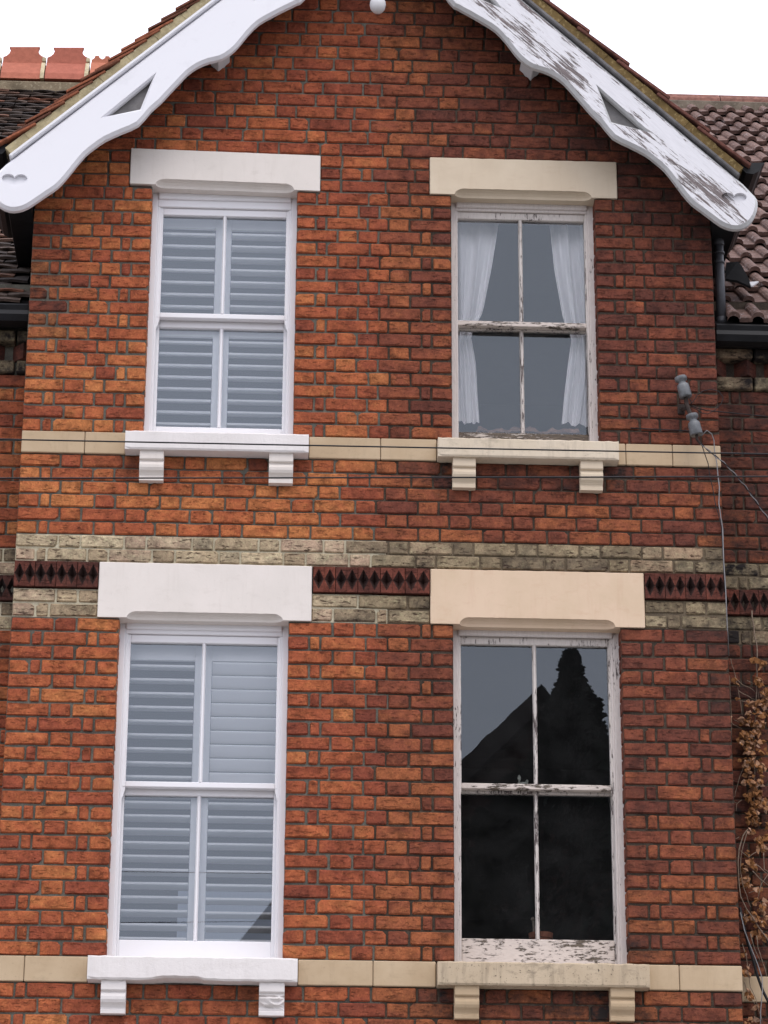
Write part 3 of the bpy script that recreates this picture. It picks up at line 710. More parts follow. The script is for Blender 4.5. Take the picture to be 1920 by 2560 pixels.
# ------------------------------------------------------------------ sash windows
YF, YU, YLW = .100, .118, .165       # box frame front, upper sash front, lower sash front
def xz(px, py, Y): p = at(px, py, Y); return p.x, p.z
def sash_window(house, x0, x1, ztop, zsill, ug, lg, new, label=None):
    """ug/lg: glass openings (gx0,gx1,gz0,gz1) of the upper and lower sash"""
    mv, mh, ml = (M_WHITE,)*3 if new else (M_PEELV, M_PEELH, M_PEELL)
    b = .003
    fr = MB(); lw = .030
    head = ug[3]+.042
    for xa, xb in ((x0-.01, x0+lw), (x1-lw, x1+.01)): fr.box(xa, xb, YF, .26, zsill-.03, ztop+.02, b)
    fr.box(x0+lw, x1-lw, YF+.004, .26, head, ztop+.02, b)
    fr.box(x0+lw, x1-lw, YF-.012, YF+.01, ztop-.028, ztop+.02, .006)          # head moulding
    fr.box(x0+lw, x1-lw, YF+.01, .26, zsill-.05, zsill+.004, b)
    for xa, xb in ((x0+lw, x0+lw+.012), (x1-lw-.012, x1-lw)): fr.box(xa, xb, YF+.008, YU+.04, zsill, head, .002)
    win = fr.build('window', mv if new else M_PEELL, house)
    if label: win['label'] = label
    sx0, sx1 = x0+lw+.002, x1-lw-.002
    def sash(g, y0, zlo, zhi, horns, mlo):
        y1 = y0+.042; mb = MB(); cx = (g[0]+g[1])/2
        mb.box(sx0, g[0], y0, y1, zlo, zhi, b); mb.box(g[1], sx1, y0, y1, zlo, zhi, b)
        mb.box(g[0], g[1], y0+.001, y1-.001, g[3], zhi-.001, b)
        mb.cur = 1; mb.box(g[0], g[1], y0+.001, y1-.001, zlo+.001, g[2], b); mb.cur = 0
        if horns:
            for xa, xb in ((sx0, min(g[0], sx0+.045)), (max(g[1], sx1-.045), sx1)):
                left = xa == sx0; wd = xb-xa
                prof = [(0, 0), (wd, 0), (wd*.92, -.018), (wd*.72, -.03), (wd*.66, -.045), (wd*.35, -.062), (0, -.072)]
                P = [(xa+p if left else xb-p, zlo+q) for p, q in prof]; n = len(P)
                mb.add([(x, y0+.002, z) for x, z in P]+[(x, y1-.004, z) for x, z in P], [(i, (i+1) % n, n+(i+1) % n, n+i) for i in range(n)]+[tuple(range(n)), tuple(range(n, 2*n))])
        # sloping putty against the glass
        pw = .010; yg = y0+.02
        if not new:
            for i in range(24):
                pass
        s = mb.build('sash', [mv, mlo], win)
        gb = MB(); hw = .0105
        gb.add([(cx-hw, y0+.012, g[2]), (cx-.004, y0, g[2]), (cx+.004, y0, g[2]), (cx+hw, y0+.012, g[2]), (cx+hw, y1, g[2]), (cx-hw, y1, g[2]),
                (cx-hw, y0+.012, g[3]), (cx-.004, y0, g[3]), (cx+.004, y0, g[3]), (cx+hw, y0+.012, g[3]), (cx+hw, y1, g[3]), (cx-hw, y1, g[3])],
               [(i, (i+1) % 6, 6+(i+1) % 6, 6+i) for i in range(6)])
        gb.build('glazing_bar', mv, win)
        for xa, xb in ((g[0], cx), (cx, g[1])):
            p = MB(); NG = 1 if new else 26; pa_, pb_ = (xa-.004, g[2]-.004), (xb+.004, g[3]+.004); Vp = []
            for jj in range(NG+1):
                for ii in range(NG+1):
                    xx = pa_[0]+(pb_[0]-pa_[0])*ii/NG; zz_ = pa_[1]+(pb_[1]-pa_[1])*jj/NG
                    wv = 0 if new else .000045*mnoise.noise(Vector((xx*7, zz_*11, xa*5)))+.000012*mnoise.noise(Vector((xx*22, zz_*40, xa*5)))
                    Vp.append((xx, y0+.024+wv, zz_))
            p.add(Vp, [(jj*(NG+1)+ii, jj*(NG+1)+ii+1, (jj+1)*(NG+1)+ii+1, (jj+1)*(NG+1)+ii) for jj in range(NG) for ii in range(NG)])
            p.build('pane', M_GLN if new else M_GLO, win, recalc=False, smooth=not new)
    zm = ug[2]-.030
    sash(ug, YU, zm, head, True, mh if not new else M_WHITE)
    sash(lg, YLW, zsill+.006, zm+.024, False, M_BARE if not new and zsill > 6 else mh)
    # meeting rail of the lower sash sits behind that of the upper one
    return win
def gl(pts, Y):
    P = [at(x, y, Y) for x, y in pts]   # TL TR BL BR
    return ((P[0].x+P[2].x)/2, (P[1].x+P[3].x)/2, (P[2].z+P[3].z)/2, (P[0].z+P[1].z)/2)
def zz(k, ox, oy, *pts): return [(ox+x/k, oy+y/k) for x, y in pts]
YGU, YGL = YU+.004, YLW+.004
ULu = gl(zz(3.7705, 340, 440, (258, 368), (1418, 395), (226, 1282), (1397, 1320)), YGU)
ULl = gl(zz(3.7705, 340, 740, (220, 292), (1393, 325), (187, 1228), (1372, 1258)), YGL)
LLu = gl(zz(3.6065, 280, 1520, (174, 310), (1495, 330), (118, 1560), (1465, 1583)), YGU)
LLl = gl(zz(3.318, 240, 1900, (238, 288), (1478, 310), (188, 1490), (1448, 1510)), YGL)
URu = gl(zz(3.7705, 1100, 480, (160, 262), (1342, 270), (158, 1218), (1390, 1230)), YGU)
URl = gl(zz(3.7705, 1100, 780, (165, 172), (1372, 182), (158, 1138), (1408, 1150)), YGL)
LRu = gl(zz(3.318, 1100, 1540, (170, 235), (1388, 252), (180, 1388), (1418, 1402)), YGU)
LRl = gl(zz(3.318, 1100, 1540, (176, 1465), (1414, 1492), (176, 2676), (1450, 2690)), YGL)
sash_window(HL, -.657, .136, 8.795, 7.322, ULu, ULl, True, 'new white upper sash window with shutters behind the glass')
sash_window(HL, -.743, .130, 6.300, 4.535, LLu, LLl, True, 'new white lower sash window with shutters behind the glass')
sash_window(HR, .981, 1.772, 8.790, 7.322, URu, URl, False, 'weathered upper sash window with bare timber meeting rail')
sash_window(HR, .982, 1.853, 6.300, 4.531, LRu, LRl, False, 'weathered lower sash window with flaking cream paint')

# rooms behind the windows
def room(house, x0, x1, z0, z1, y1, m, op, back=None):
    mb = MB(); y0 = .262
    mb.quad((x0, y0, z0), (x1, y0, z0), (x1, y1, z0), (x0, y1, z0)); mb.quad((x0, y0, z1), (x0, y1, z1), (x1, y1, z1), (x1, y0, z1))
    mb.quad((x0, y0, z0), (x0, y1, z0), (x0, y1, z1), (x0, y0, z1)); mb.quad((x1, y0, z0), (x1, y0, z1), (x1, y1, z1), (x1, y1, z0))
    def holed(y, o):
        a, b, c, d = o
        mb.quad((x0, y, z0), (x1, y, z0), (x1, y, c), (x0, y, c)); mb.quad((x0, y, d), (x1, y, d), (x1, y, z1), (x0, y, z1))
        mb.quad((x0, y, c), (a, y, c), (a, y, d), (x0, y, d)); mb.quad((b, y, c), (x1, y, c), (x1, y, d), (b, y, d))
    holed(y0, op)
    if back: holed(y1, back)
    else: mb.quad((x0, y1, z0), (x1, y1, z0), (x1, y1, z1), (x0, y1, z1))
    return mb.build('room', m, house, recalc=False)
room(HL, -1.25, .55, 6.85, 9.0, 3.4, M_ROOM, (-.66, .14, 7.3, 8.8))
room(HL, -1.25, .55, 3.6, 6.55, 3.6, M_ROOM, (-.745, .132, 4.5, 6.31), (-.50, .44, 4.55, 5.72))
mb = MB(); mb.quad((-.54, 3.61, 4.51), (.48, 3.61, 4.51), (.48, 3.61, 5.76), (-.54, 3.61, 5.76)); mb.build('rear_blind', mat_cloth('rear_blind_cloth', (.42, .47, .55)), HL, recalc=False)
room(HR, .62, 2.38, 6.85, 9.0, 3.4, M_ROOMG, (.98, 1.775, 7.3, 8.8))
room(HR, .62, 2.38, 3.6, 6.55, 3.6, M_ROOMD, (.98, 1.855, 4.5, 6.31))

# ------------------------------------------------------------------ shutters behind the left windows
def shutter(label, x0, x1, zlo, zhi, zmid, tilt_u, tilt_l, stile, top, bot, group, phase_u=0., inner_left=False):
    y = .245
    t = thing('shutter_panel', label, 'shutter', ((x0+x1)/2, y, zlo), group)
    for a, b in ((x0, x0+stile), (x1-stile, x1)):
        mb = MB(); mb.box(a, b, y-.014, y+.014, zlo, zhi, .002); mb.build('stile', M_SHUT, t)
    for a, b in ((zhi-top, zhi), (zmid-.035, zmid+.035), (zlo, zlo+bot)):
        mb = MB(); mb.box(x0+stile, x1-stile, y-.012, y+.012, a, b, .002); mb.build('rail', M_SHUT, t)
    P = .0712
    se = lambda c: math.copysign(abs(c)**.42, c)
    prof = [(.0365*se(math.cos(q)), .0082*se(math.sin(q))) for q in [2*math.pi*(k+.5)/16 for k in range(16)]]
    for lo, hi, tl in ((zmid+.035, zhi-top, tilt_u), (zlo+bot, zmid-.035, tilt_l)):
        n = int(round((hi-lo)/P)); st = (hi-lo)/n
        c, s = math.cos(tl), math.sin(tl)
        me = None
        for k in range(n):
            z = lo+(k+.5)*st
            if me is None:
                mb = MB(); mb.extr_x([(yy*c-zz_*s, yy*s+zz_*c) for yy, zz_ in prof], -(x1-x0)/2+stile+.002, (x1-x0)/2-stile-.002)
                o = mb.build('slat', M_SHUT, t, smooth=False); me = o.data
            else: o = link('slat', me, t)
            o.location = ((x0+x1)/2, y, z)
cu = (ULu[0]+ULu[1])/2; cl_ = (LLu[0]+LLu[1])/2
G = 'louvred shutters behind the left windows'
def zat(k, ox, oy, x, y, Y): return at(ox+x/k, oy+y/k, Y).z
zt = zat(3.7705, 340, 440, 500, 512, .26); zm_ = zat(3.7705, 340, 740, 500, 345, .26)
shutter('white louvred shutter in left half of upper window, slats nearly level', ULu[0]-.05, cu-.002, 7.335, zt+.085, zm_, R(17), R(16), .047, .085, .05, G)
shutter('white louvred shutter in right half of upper window, slats part closed', cu+.002, ULu[1]+.05, 7.335, zt+.080, zm_, R(2), R(8), .036, .085, .05, G)
zt = zat(3.6065, 280, 1520, 500, 485, .26); zm_ = zat(3.318, 240, 1900, 500, 270, .26)
shutter('white louvred shutter in left half of lower window, open slats throughout', LLu[0]-.05, cl_-.004, 4.56, zt+.095, zm_, R(2), R(-11), .043, .095, .075, G)
shutter('white louvred shutter in right half of lower window, top slats closed', cl_-.002, LLu[1]+.05, 4.56, zt+.095, zm_, R(-48), R(-9), .043, .095, .07, G)

# ------------------------------------------------------------------ things in the right windows
def curtain(label, left, right, seed):
    """left/right: lists of (px,py) edges from top to bottom"""
    rn = random.Random(seed); mb = MB(); NU, NV = 40, 36; Y = .27
    def interp(l, t):
        ys = [p[1] for p in l]; y = ys[0]+(ys[-1]-ys[0])*t
        for p, q in zip(l, l[1:]):
            if p[1] <= y <= q[1] or q is l[-1]:
                s = (y-p[1])/(q[1]-p[1]); return p[0]+(q[0]-p[0])*s, y
    ph = [rn.uniform(0, 6) for _ in range(3)]
    V = []
    for j in range(NV+1):
        t = j/NV; a = interp(left, t); b = interp(right, t)
        for i in range(NU+1):
            u = i/NU; p = at(a[0]+(b[0]-a[0])*u, a[1]+(b[1]-a[1])*u, Y)
            amp = .013+.006*math.sin(t*5+ph[2])
            p.y = Y + amp*(1.5*math.sin(u*15+ph[0]+t*1.5)+.7*math.sin(u*31+ph[1]-t*2.5)+.3*math.sin(u*57+t*4))
            if j == NV: p.z += .006*math.sin(u*11+ph[1])
            V.append(p)
    F = [(j*(NU+1)+i, j*(NU+1)+i+1, (j+1)*(NU+1)+i+1, (j+1)*(NU+1)+i) for j in range(NV) for i in range(NU)]
    mb.add(V, F)
    o = mb.build('curtain', M_CURT, None, smooth=True, recalc=False); tag(o, label, 'curtain', 'net curtains in the upper right window'); return o
U = lambda x, y: (1100+x/3.7705, 480+y/3.7705)
Lw = lambda x, y: (1100+x/3.7705, 780+y/3.7705)
curtain('white net curtain tied back at the left side of the weathered upper window', [U(100, 150), U(120, 700), U(140, 1215), Lw(140, 600), Lw(150, 1040)],
        [U(575, 150), U(545, 350), U(490, 700), U(400, 1150), Lw(288, 235), Lw(335, 500), Lw(352, 800), Lw(370, 1052)], 1)
curtain('white net curtain tied back at the right side of the weathered upper window', [U(1015, 150), U(1040, 420), U(1075, 750), U(1160, 1200), Lw(1240, 250), Lw(1205, 500), Lw(1170, 800), Lw(1148, 1050)],
        [U(1430, 150), U(1440, 700), U(1450, 1215), Lw(1450, 600), Lw(1390, 1075)], 2)
# a crumpled cloth on the inner ledge
mb = MB(); rn = random.Random(4); NU = 46
a0, a1 = at(*Lw(285, 1130), .28), at(*Lw(1400, 1140), .28); V = []
for j in range(7):
    for i in range(NU+1):
        u = i/NU; x = a0.x+(a1.x-a0.x)*u; t = j/6
        hgt = .045+.030*mnoise.noise(Vector((u*9, 3.1, 0))) + .012*mnoise.noise(Vector((u*30, 1, 0)))
        if u > .93 or u < .05: hgt *= .45
        V.append((x, .235+.11*t, a0.z-.035+hgt*math.sin(math.pi*(.12+.80*t))*1.35+.008*mnoise.noise(Vector((u*25, t*6, 2)))))
mb.add(V, [(j*(NU+1)+i, j*(NU+1)+i+1, (j+1)*(NU+1)+i+1, (j+1)*(NU+1)+i) for j in range(6) for i in range(NU)])
tag(mb.build('crumpled_cloth', M_RAG, None, recalc=False), 'crumpled brown cloth lying on the inner ledge of the curtained window', 'cloth')
# plant pot on the lower window ledge
pc = at(1352, 2345, .285)
pt = thing('plant_pot', 'small terracotta pot with a dry twig inside the dark lower window', 'plant pot', (pc.x, .285, pc.z-.09))
mb = MB(); mb.lathe([(.040, 0), (.052, .075), (.060, .077), (.063, .104), (.057, .104), (.050, .08), (.0, .078)], (pc.x, .285, pc.z-.082), seg=20); mb.build('pot', M_POT, pt, smooth=False)
tp, tb = at(1332, 2298, .27), at(1334, 2345, .27)
mb = MB(); mb.tube([tb-Vector((0, 0, .05)), tb, (tp+tb)/2+Vector((.004, 0, 0)), tp], .0085, 7, .006); mb.lathe([(.002, -.012), (.011, -.004), (.010, .006), (.003, .012)], tp, seg=8); mb.build('twig', M_TWIG, pt)
# ledges carrying these
for house, x0, x1, z in ((HR, .97, 1.87, pc.z-.087), (HR, .97, 1.79, a0.z-.04)):
    mb = MB(); mb.box(x0, x1, .214, .40, z-.03, z, .003); mb.build('window_ledge', M_PEELL, house)
# sash catch
c0 = at(1298, 1957, .16); mb = MB()
mb.box(c0.x-.008, c0.x+.045, .150, .168, c0.z-.012, c0.z+.003, .003)
mb.lathe([(.003, 0), (.004, .012), (.0085, .02), (.0095, .03), (.006, .041), (.001, .046)], (c0.x, .158, c0.z-.004), seg=12)
mb.lathe([(.003, 0), (.008, .006), (.009, .014), (.003, .022)], (c0.x+.040, .158, c0.z-.004), seg=10)
mb.build('sash_catch', M_BRASS, HR, smooth=True)
# ------------------------------------------------------------------ bargeboards (right one traced, left one its mirror)
YB0, YB1 = -.275, -.232
A = lambda x, y: (1100+x/3.4562, y/3.4562)
Z7 = lambda x, y: (1640+x/5.53, 200+y/5.53)
R2 = lambda x, y: (960+x/1.728, y/1.728)
low = [A(80, 0), A(150, 55), A(260, 115), A(380, 185), A(480, 250), A(570, 345), A(650, 450), A(720, 520), A(800, 572), A(900, 602), A(1000, 650), A(1080, 712), A(1150, 790), A(1230, 880), A(1310, 972), A(1390, 1048),
       R2(990, 588), R2(1060, 624), R2(1130, 660), Z7(0, 1115), Z7(130, 1230), Z7(260, 1395), Z7(380, 1555), Z7(500, 1690), Z7(640, 1795), Z7(780, 1900), Z7(900, 1985), Z7(1020, 2035), Z7(1150, 2045), Z7(1280, 1990), Z7(1370, 1880), Z7(1412, 1740), Z7(1400, 1630), Z7(1340, 1560)]
lowp = [(p.x, p.z) for p in (at(*q, YB0) for q in low)]
def smooth_line(P, n=3):
    out = []
    for i in range(len(P)-1):
        p0, p1, p2, p3 = P[max(i-1, 0)], P[i], P[i+1], P[min(i+2, len(P)-1)]
        for k in range(n):
            t = k/n; f = lambda a, b, c, d: .5*((2*b)+(-a+c)*t+(2*a-5*b+4*c-d)*t*t+(-a+3*b-3*c+d)*t**3)
            out.append((f(p0[0], p1[0], p2[0], p3[0]), f(p0[1], p1[1], p2[1], p3[1])))
    return out+[P[-1]]
lowp = smooth_line([(XC+.001, 10.20), (.68, 10.19), (.80, 10.10)] + lowp, 2)
outline = lowp + [(2.548, roofz(2.548)-.004), (XC+.001, ZA)]
hole = [(p.x, p.z) for p in (at(*R2(*q), YB0) for q in ((931, 385), (984, 522), (1128, 560)))]
hole2 = [(p.x, p.z) for p in (at(*q, YB0) for q in ((1175, -75), (1187, -12), (1243, 12)))]
hc = at(*Z7(1082, 1650), YB0)
heart = []
for k in range(28):
    t = 2*math.pi*k/28; hx = 16*math.sin(t)**3; hz = 13*math.cos(t)-5*math.cos(2*t)-2*math.cos(3*t)-math.cos(4*t)
    heart.append((hc.x+hx*.0043, hc.z+hz*.0031+.004))
def mir(P): return [(2*XC-x, z) for x, z in P]
for house, f, mats, lab in ((HR, lambda P: P, [M_PEELB, M_PEELE], 'white bargeboard with badly peeling paint and carved heart'), (HL, mir, [M_WBARGE, M_WBARGE], 'freshly painted white bargeboard with carved heart')):
    mb = MB(); plate(mb, f(outline), [f(hole), f(hole2)], YB0, YB1, .017, .016, 0, 1, [f(heart)])
    mb.build('bargeboard', mats, house)['label'] = lab
    # moulding, mortar bedding and roof slope above the board
    sg = 1 if house is HR else -1
    def T(p):   # p = (distance down the slope from the ridge, y, height over board-top line)
        c, s = math.cos(ANG), math.sin(ANG); d, y, h = p
        return (XC+sg*(d*c+h*s), y, ZA-d*s+h*c)
    Ld = 2.69
    mb = MB(); mb.xbox(T, .02, Ld-.005, -.286, -.215, .001, .022, .006); mb.build('verge_moulding', M_DARKSTRIP if sg > 0 else M_WBARGE, house)
    mb = MB(); n = 40
    top = []
    for i in range(n+1):
        d = .03+(Ld-.05)*i/n; top.append(d)
    for i in range(n):
        mb.xbox(T, top[i], top[i+1]-.0004, -.279+random.uniform(-.002, .002), -.16, .0222, .066+random.uniform(-.003, .003))
    mb.build('verge_mortar', M_VERR if sg > 0 else M_VERL, house)
    for hl_ in (hole, hole2):
        dh = [((x-XC)*math.cos(ANG)+(ZA-z)*math.sin(ANG), (x-XC)*math.sin(ANG)-(ZA-z)*math.cos(ANG)) for x, z in hl_]
        mb = MB(); mb.xbox(T, min(q[0] for q in dh)-.05, max(q[0] for q in dh)+.05, -.222, -.205, min(q[1] for q in dh)-.004, .0, .002); mb.build('backing_board', M_BACK, house)
    roof = MB(); roof.xbox(T, .0, Ld-.02, -.215, 4.2, .030, .060); rf = roof.build('gable_roof', M_SOFF, house)
    if sg > 0:
        g, tl, hh, th = .295, .36, .068, .018
        d = Ld; k = 0
        while d > .3:
            mb = MB()
            def T2(p, d=d):
                u, y, h = p; return T((d-tl+u, y, hh+h+.026*(u/tl)-.004))
            mb.xbox(T2, 0, tl, -.292, -.02, 0, th, .003)
            o = mb.build('tile', M_VTR, rf); o['tone'] = tone3(random.random()); d -= g
        g2 = MB()
        for k in range(8): g2.xbox(T, .3+k*.29, .3+(k+1)*.29-.004, -.02, 4.2, .062, .085)
    else:
        g, tl, hh, th = .098, .24, .066, .0125
        d = Ld+.0
        while d > .3:
            mb = MB(); jr = random.uniform(-.006, .006); sk = random.uniform(-.004, .007)
            def T2(p, d=d, jr=jr, sk=sk):
                u, y, h = p; return T((d-tl+u+jr, y, hh+h+(.040+sk)*(u/tl)-.006))
            mb.xbox(T2, 0, tl, -.290+random.uniform(-.008, .006), -.12, 0, th, .002)
            o = mb.build('tile', M_TILEV, rf); o['tone'] = tone3(random.betavariate(1.6, 1.3)); d -= g
    # eaves gutter of the gable roof, running back into the side roof
    gx = XC+sg*2.045; mb = MB()
    zt_ = at(1870, 409, -.25).z
    prof = [(-.058, 0), (-.052, -.035), (-.030, -.062), (.010, -.066), (.040, -.048), (.062, -.010), (.072, -.002), (.072, .006), (.058, .004), (.036, -.038), (.008, -.055), (-.026, -.052), (-.046, -.030), (-.052, 0)]
    n = len(prof)
    P0 = [(gx+sg*p, -.252, zt_+q) for p, q in prof]; P1 = [(gx+sg*p, .75, zt_+q) for p, q in prof]
    mb.add(P0+P1, [(i, (i+1) % n, n+(i+1) % n, n+i) for i in range(n)])
    mb.add([(gx+sg*p, -.256, zt_+q) for p, q in prof[:8]], [tuple(range(8))])
    mb.build('eaves_gutter', M_BLACK, house)
    mb = MB(); xa, xb = sorted((XC+sg*1.857, XC+sg*1.988)); mb.box(xa, xb, -.228, .70, 8.60, 8.80, .004); mb.build('eaves_soffit', M_BLACK, house)
    # purlin ends between wall and bargeboard
    for q in (at(1327, 199.6, 0), at(1733, 506, -.03)):
        mb = MB(); s_ = .055; cx, cz = (q.x if sg > 0 else 2*XC-q.x), q.z+.062
        def TP(p, cx=cx, cz=cz): return (cx+(p[0]-p[2])*.7071, p[1], cz+(p[0]+p[2])*.7071)
        mb.xbox(TP, -.045, .045, -.231, .06, -.045, .045, .003); mb.build('purlin_end', M_WPURL, house)
# pendant at the apex
mb = MB(); f0 = at(947, 27, YB0)
mb.lathe([(.004, 0), (.026, .006), (.040, .024), (.045, .05), (.042, .07), (.030, .086), (.026, .095), (.040, .10), (.042, .115), (.030, .125), (.030, .40), (.030, .80)], (f0.x-.005, -.255, f0.z), seg=20)
mb.build('apex_pendant', M_WPURL, HL, smooth=True)

# ------------------------------------------------------------------ side roofs
RY, RZ = 4.5, 11.92; EY, EZ = .06, 8.095; RS = (RZ-EZ)/(RY-EY); RA = math.atan(RS)
def TR(p):   # (x, distance up the slope from eave, height)
    x, u, h = p; return (x, EY+u*math.cos(RA)-h*math.sin(RA), EZ+u*math.sin(RA)+h*math.cos(RA))
RLEN = (RY-EY)/math.cos(RA)
SR = {}
UH = (9.35-EZ)/math.sin(RA)
for house, x0, x1, xa, xb in ((HL, -3.45, XL-.01, XL-.01, .6), (HR, XR+.01, 4.25, .6, XR+.01)):
    mb = MB(); mb.xbox(TR, x0, x1, -.02, RLEN, -.05, -.012); mb.xbox(TR, xa, xb, UH, RLEN, -.05, -.012); SR[house] = mb.build('side_roof', M_LEAD, house)
# left: plain tiles
def hidden_left(x, u):
    p = TR((x, u, 0)); px, py = proj(p)
    # right of the verge or out of the frame
    zv = at(px, py, -.28); return zv.z < roofz(zv.x)+.0 - .25 and zv.x > -1.25 or zv.x > -1.30 and zv.z < 8.5
TW, G_ = .163, .0985
PT = MB(); PT.add([(-TW/2, 0, -.004), (0, .002, .0025), (TW/2, .0, -.003), (TW/2, 0, .009), (0, .002, .0155), (-TW/2, 0, .0085), (-TW/2, .24, -.02), (TW/2, .24, -.02)],
                  [(0, 1, 4, 5), (1, 2, 3, 4), (5, 4, 3, 7, 6)])
PTM = []
for k in range(6):
    rn = random.Random(k); me = bpy.data.meshes.new('tile'); V = [(x+rn.uniform(-.002, .002), y+rn.uniform(-.006, .006), z+rn.uniform(-.003, .003)) for x, y, z in PT.v]
    me.from_pydata(V, [], PT.f); me.materials.append(M_TILEL); PTM.append(me)
rows = int(RLEN/G_); ntile = 0; st = MB()
Mrot = Matrix.Rotation(RA, 3, 'X')
cand = []
for r in range(rows):
    for c in range(-5, 14):
        x = -2.75+c*.1655+(.083 if r % 2 else 0)
        if hidden_left(x, r*G_): continue
        px, py = proj(TR((x, r*G_, 0)))
        cand.append((abs(px-60), r, x)) if x > -3.4 else None
cand.sort(); keep = set((r, x) for _, r, x in cand[:298])
for _, r, x in cand:
    p = TR((x+random.uniform(-.004, .004), r*G_, .012))
    if (r, x) in keep:
        o = link('tile', random.choice(PTM), SR[HL]); o.location = p
        o.rotation_euler = (RA-.04+random.uniform(-.02, .02), random.uniform(-.02, .02), random.uniform(-.03, .03))
        o['tone'] = tone3(random.random())
    else:
        st.add([Vector(p)+Mrot @ Vector(v) for v in PT.v], PT.f, tone3(random.random()))
if st.v: st.build('tiling', M_TILEL, SR[HL], kind='stuff')
# right: pantiles
PW, PG, PL = .134, .325, .375
def pantile():
    mb = MB(); pr = []
    for k in range(8):
        a = math.pi*(1-k/7); pr.append((-PW/2+.034+.034*math.cos(a), .034*math.sin(a)**.9 if 0 < k < 7 else 0))
    pr += [(-PW/2+.085, -.001), (PW/2-.006, .001), (PW/2+.004, .004)]
    n = len(pr)
    V = [(x, .004, z-.010) for x, z in pr]+[(x, 0, z+.016) for x, z in pr]+[(x, PL, z-.022+.016) for x, z in pr]
    F = [(i, i+1, n+i+1, n+i) for i in range(n-1)]+[(n+i, n+i+1, 2*n+i+1, 2*n+i) for i in range(n-1)]
    me = bpy.data.meshes.new('pantile'); me.from_pydata(V, [], F); me.materials.append(M_TILER)
    return me
PM = pantile()
PMV = [v.co.copy() for v in PM.vertices]; PMF = [tuple(q.vertices) for q in PM.polygons]; st = MB()
for r in range(int(RLEN/PG)+1):
    for c in range(30):
        x = 2.15+c*PW
        u = r*PG-.03
        if u > RLEN-.25: continue
        px, py = proj(TR((x, u+.15, 0)))
        zv = at(px, py, -.28)
        if x > 4.2 or (zv.z < roofz(zv.x)-.12 and zv.x < 2.36) or px < 1560: continue
        if x < XR+.07 and TR((x, u, 0))[2] < 9.3: continue
        if px > 2010:
            p = TR((x, u, .012)); st.add([Vector(p)+Matrix.Rotation(RA-.055, 3, 'X') @ v for v in PMV], PMF, tone3(random.random())); continue
        o = link('pantile', PM, SR[HR]); o.location = TR((x+random.uniform(-.003, .003), u+random.uniform(-.006, .006), .012))
        o.rotation_euler = (RA-.055+random.uniform(-.008, .008), random.uniform(-.01, .01), random.uniform(-.012, .012)); o['tone'] = tone3(random.random())
if st.v: st.build('tiling', M_TILER, SR[HR], kind='stuff', recalc=False)
# ridges
for k in range(9):
    xj = at(1794, 235, RY).x; x0 = xj-.46*3+k*.46
    mb = MB(); n = 9; prof = [(RY+.115*math.cos(a), RZ-.045+.115*math.sin(a)) for a in [math.pi*i/(n-1) for i in range(n)]]
    prof += [(RY-.09, RZ-.045), (RY+.09, RZ-.045)]
    mb.extr_x(prof, x0+.003, x0+.457); o = mb.build('ridge_tile', M_RIDGER, SR[HR]); o['tone'] = tone3(random.random())
mb = MB(); mb.box(1.5, 4.25, RY-.135, RY-.06, RZ-.13, RZ-.035, .01); mb.build('ridge_bedding', M_JOINT if False else mat_lichen('grey_bedding', (.16, .13, .10), (.25, .22, .17), .6), SR[HR])
K6 = lambda x, y: at(x/5.184, 80+y/5.184, RY)
def crest(ptsz, name_pts):
    return [(p.x, p.z) for p in (K6(*q) for q in ptsz)]
big = [(22, 575), (45, 335), (88, 318), (122, 290), (140, 255), (138, 228), (125, 205), (520, 205), (503, 240), (500, 270), (515, 300), (540, 322), (577, 338), (548, 575)]
for dx, pts, lab in ((-2875, big, None), (-2300, big, None), (-1725, big, None), (-1150, big, None), (-575, big, None), (0, big, None), (570, [(x, y+8) for x, y in big], None), (1148, [(22, 575), (42, 372), (75, 350), (90, 318), (137, 320), (145, 345), (178, 366), (212, 348), (220, 322), (272, 325), (280, 352), (320, 372), (360, 352), (372, 325), (420, 330), (432, 352), (470, 372), (548, 380), (548, 575)], 'lower ridge tile with a row of small notches')):
    P = crest([(x+dx, y) for x, y in pts], None)
    lowz = P[0][1]; x0, x1 = P[0][0], P[-1][0]
    mb = MB(); plate(mb, P, [], RY-.018, RY+.018, .004)
    pr = [(RY-.13, lowz-.085), (RY-.115, lowz-.03), (RY-.03, lowz+.10), (RY+.03, lowz+.10), (RY+.115, lowz-.03), (RY+.13, lowz-.085)]
    mb.extr_x(pr, x0+.004, x1-.004)
    o = mb.build('crested_ridge_tile', M_RIDGEL, SR[HL]); o['tone'] = tone3(.9 if lab else random.uniform(0, .5))
    if lab: o['label'] = lab
    mb = MB(); mb.extr_x([(y*1.0+(-.006 if y < RY else .006), z+.004) for y, z in pr], x1-.006, x1+.022); mb.box(x1-.006, x1+.022, RY-.026, RY+.026, lowz+.12, P[1][1]+.004, .006)
    mb.build('ridge_joint', M_JOINT, SR[HL])
mb = MB(); mb.box(-3.45, 0, RY-.14, RY-.06, RZ-.20, RZ-.03, .01); mb.build('ridge_bedding', mat_lichen('brown_bedding', (.19, .15, .10), (.34, .29, .2), .56), SR[HL])
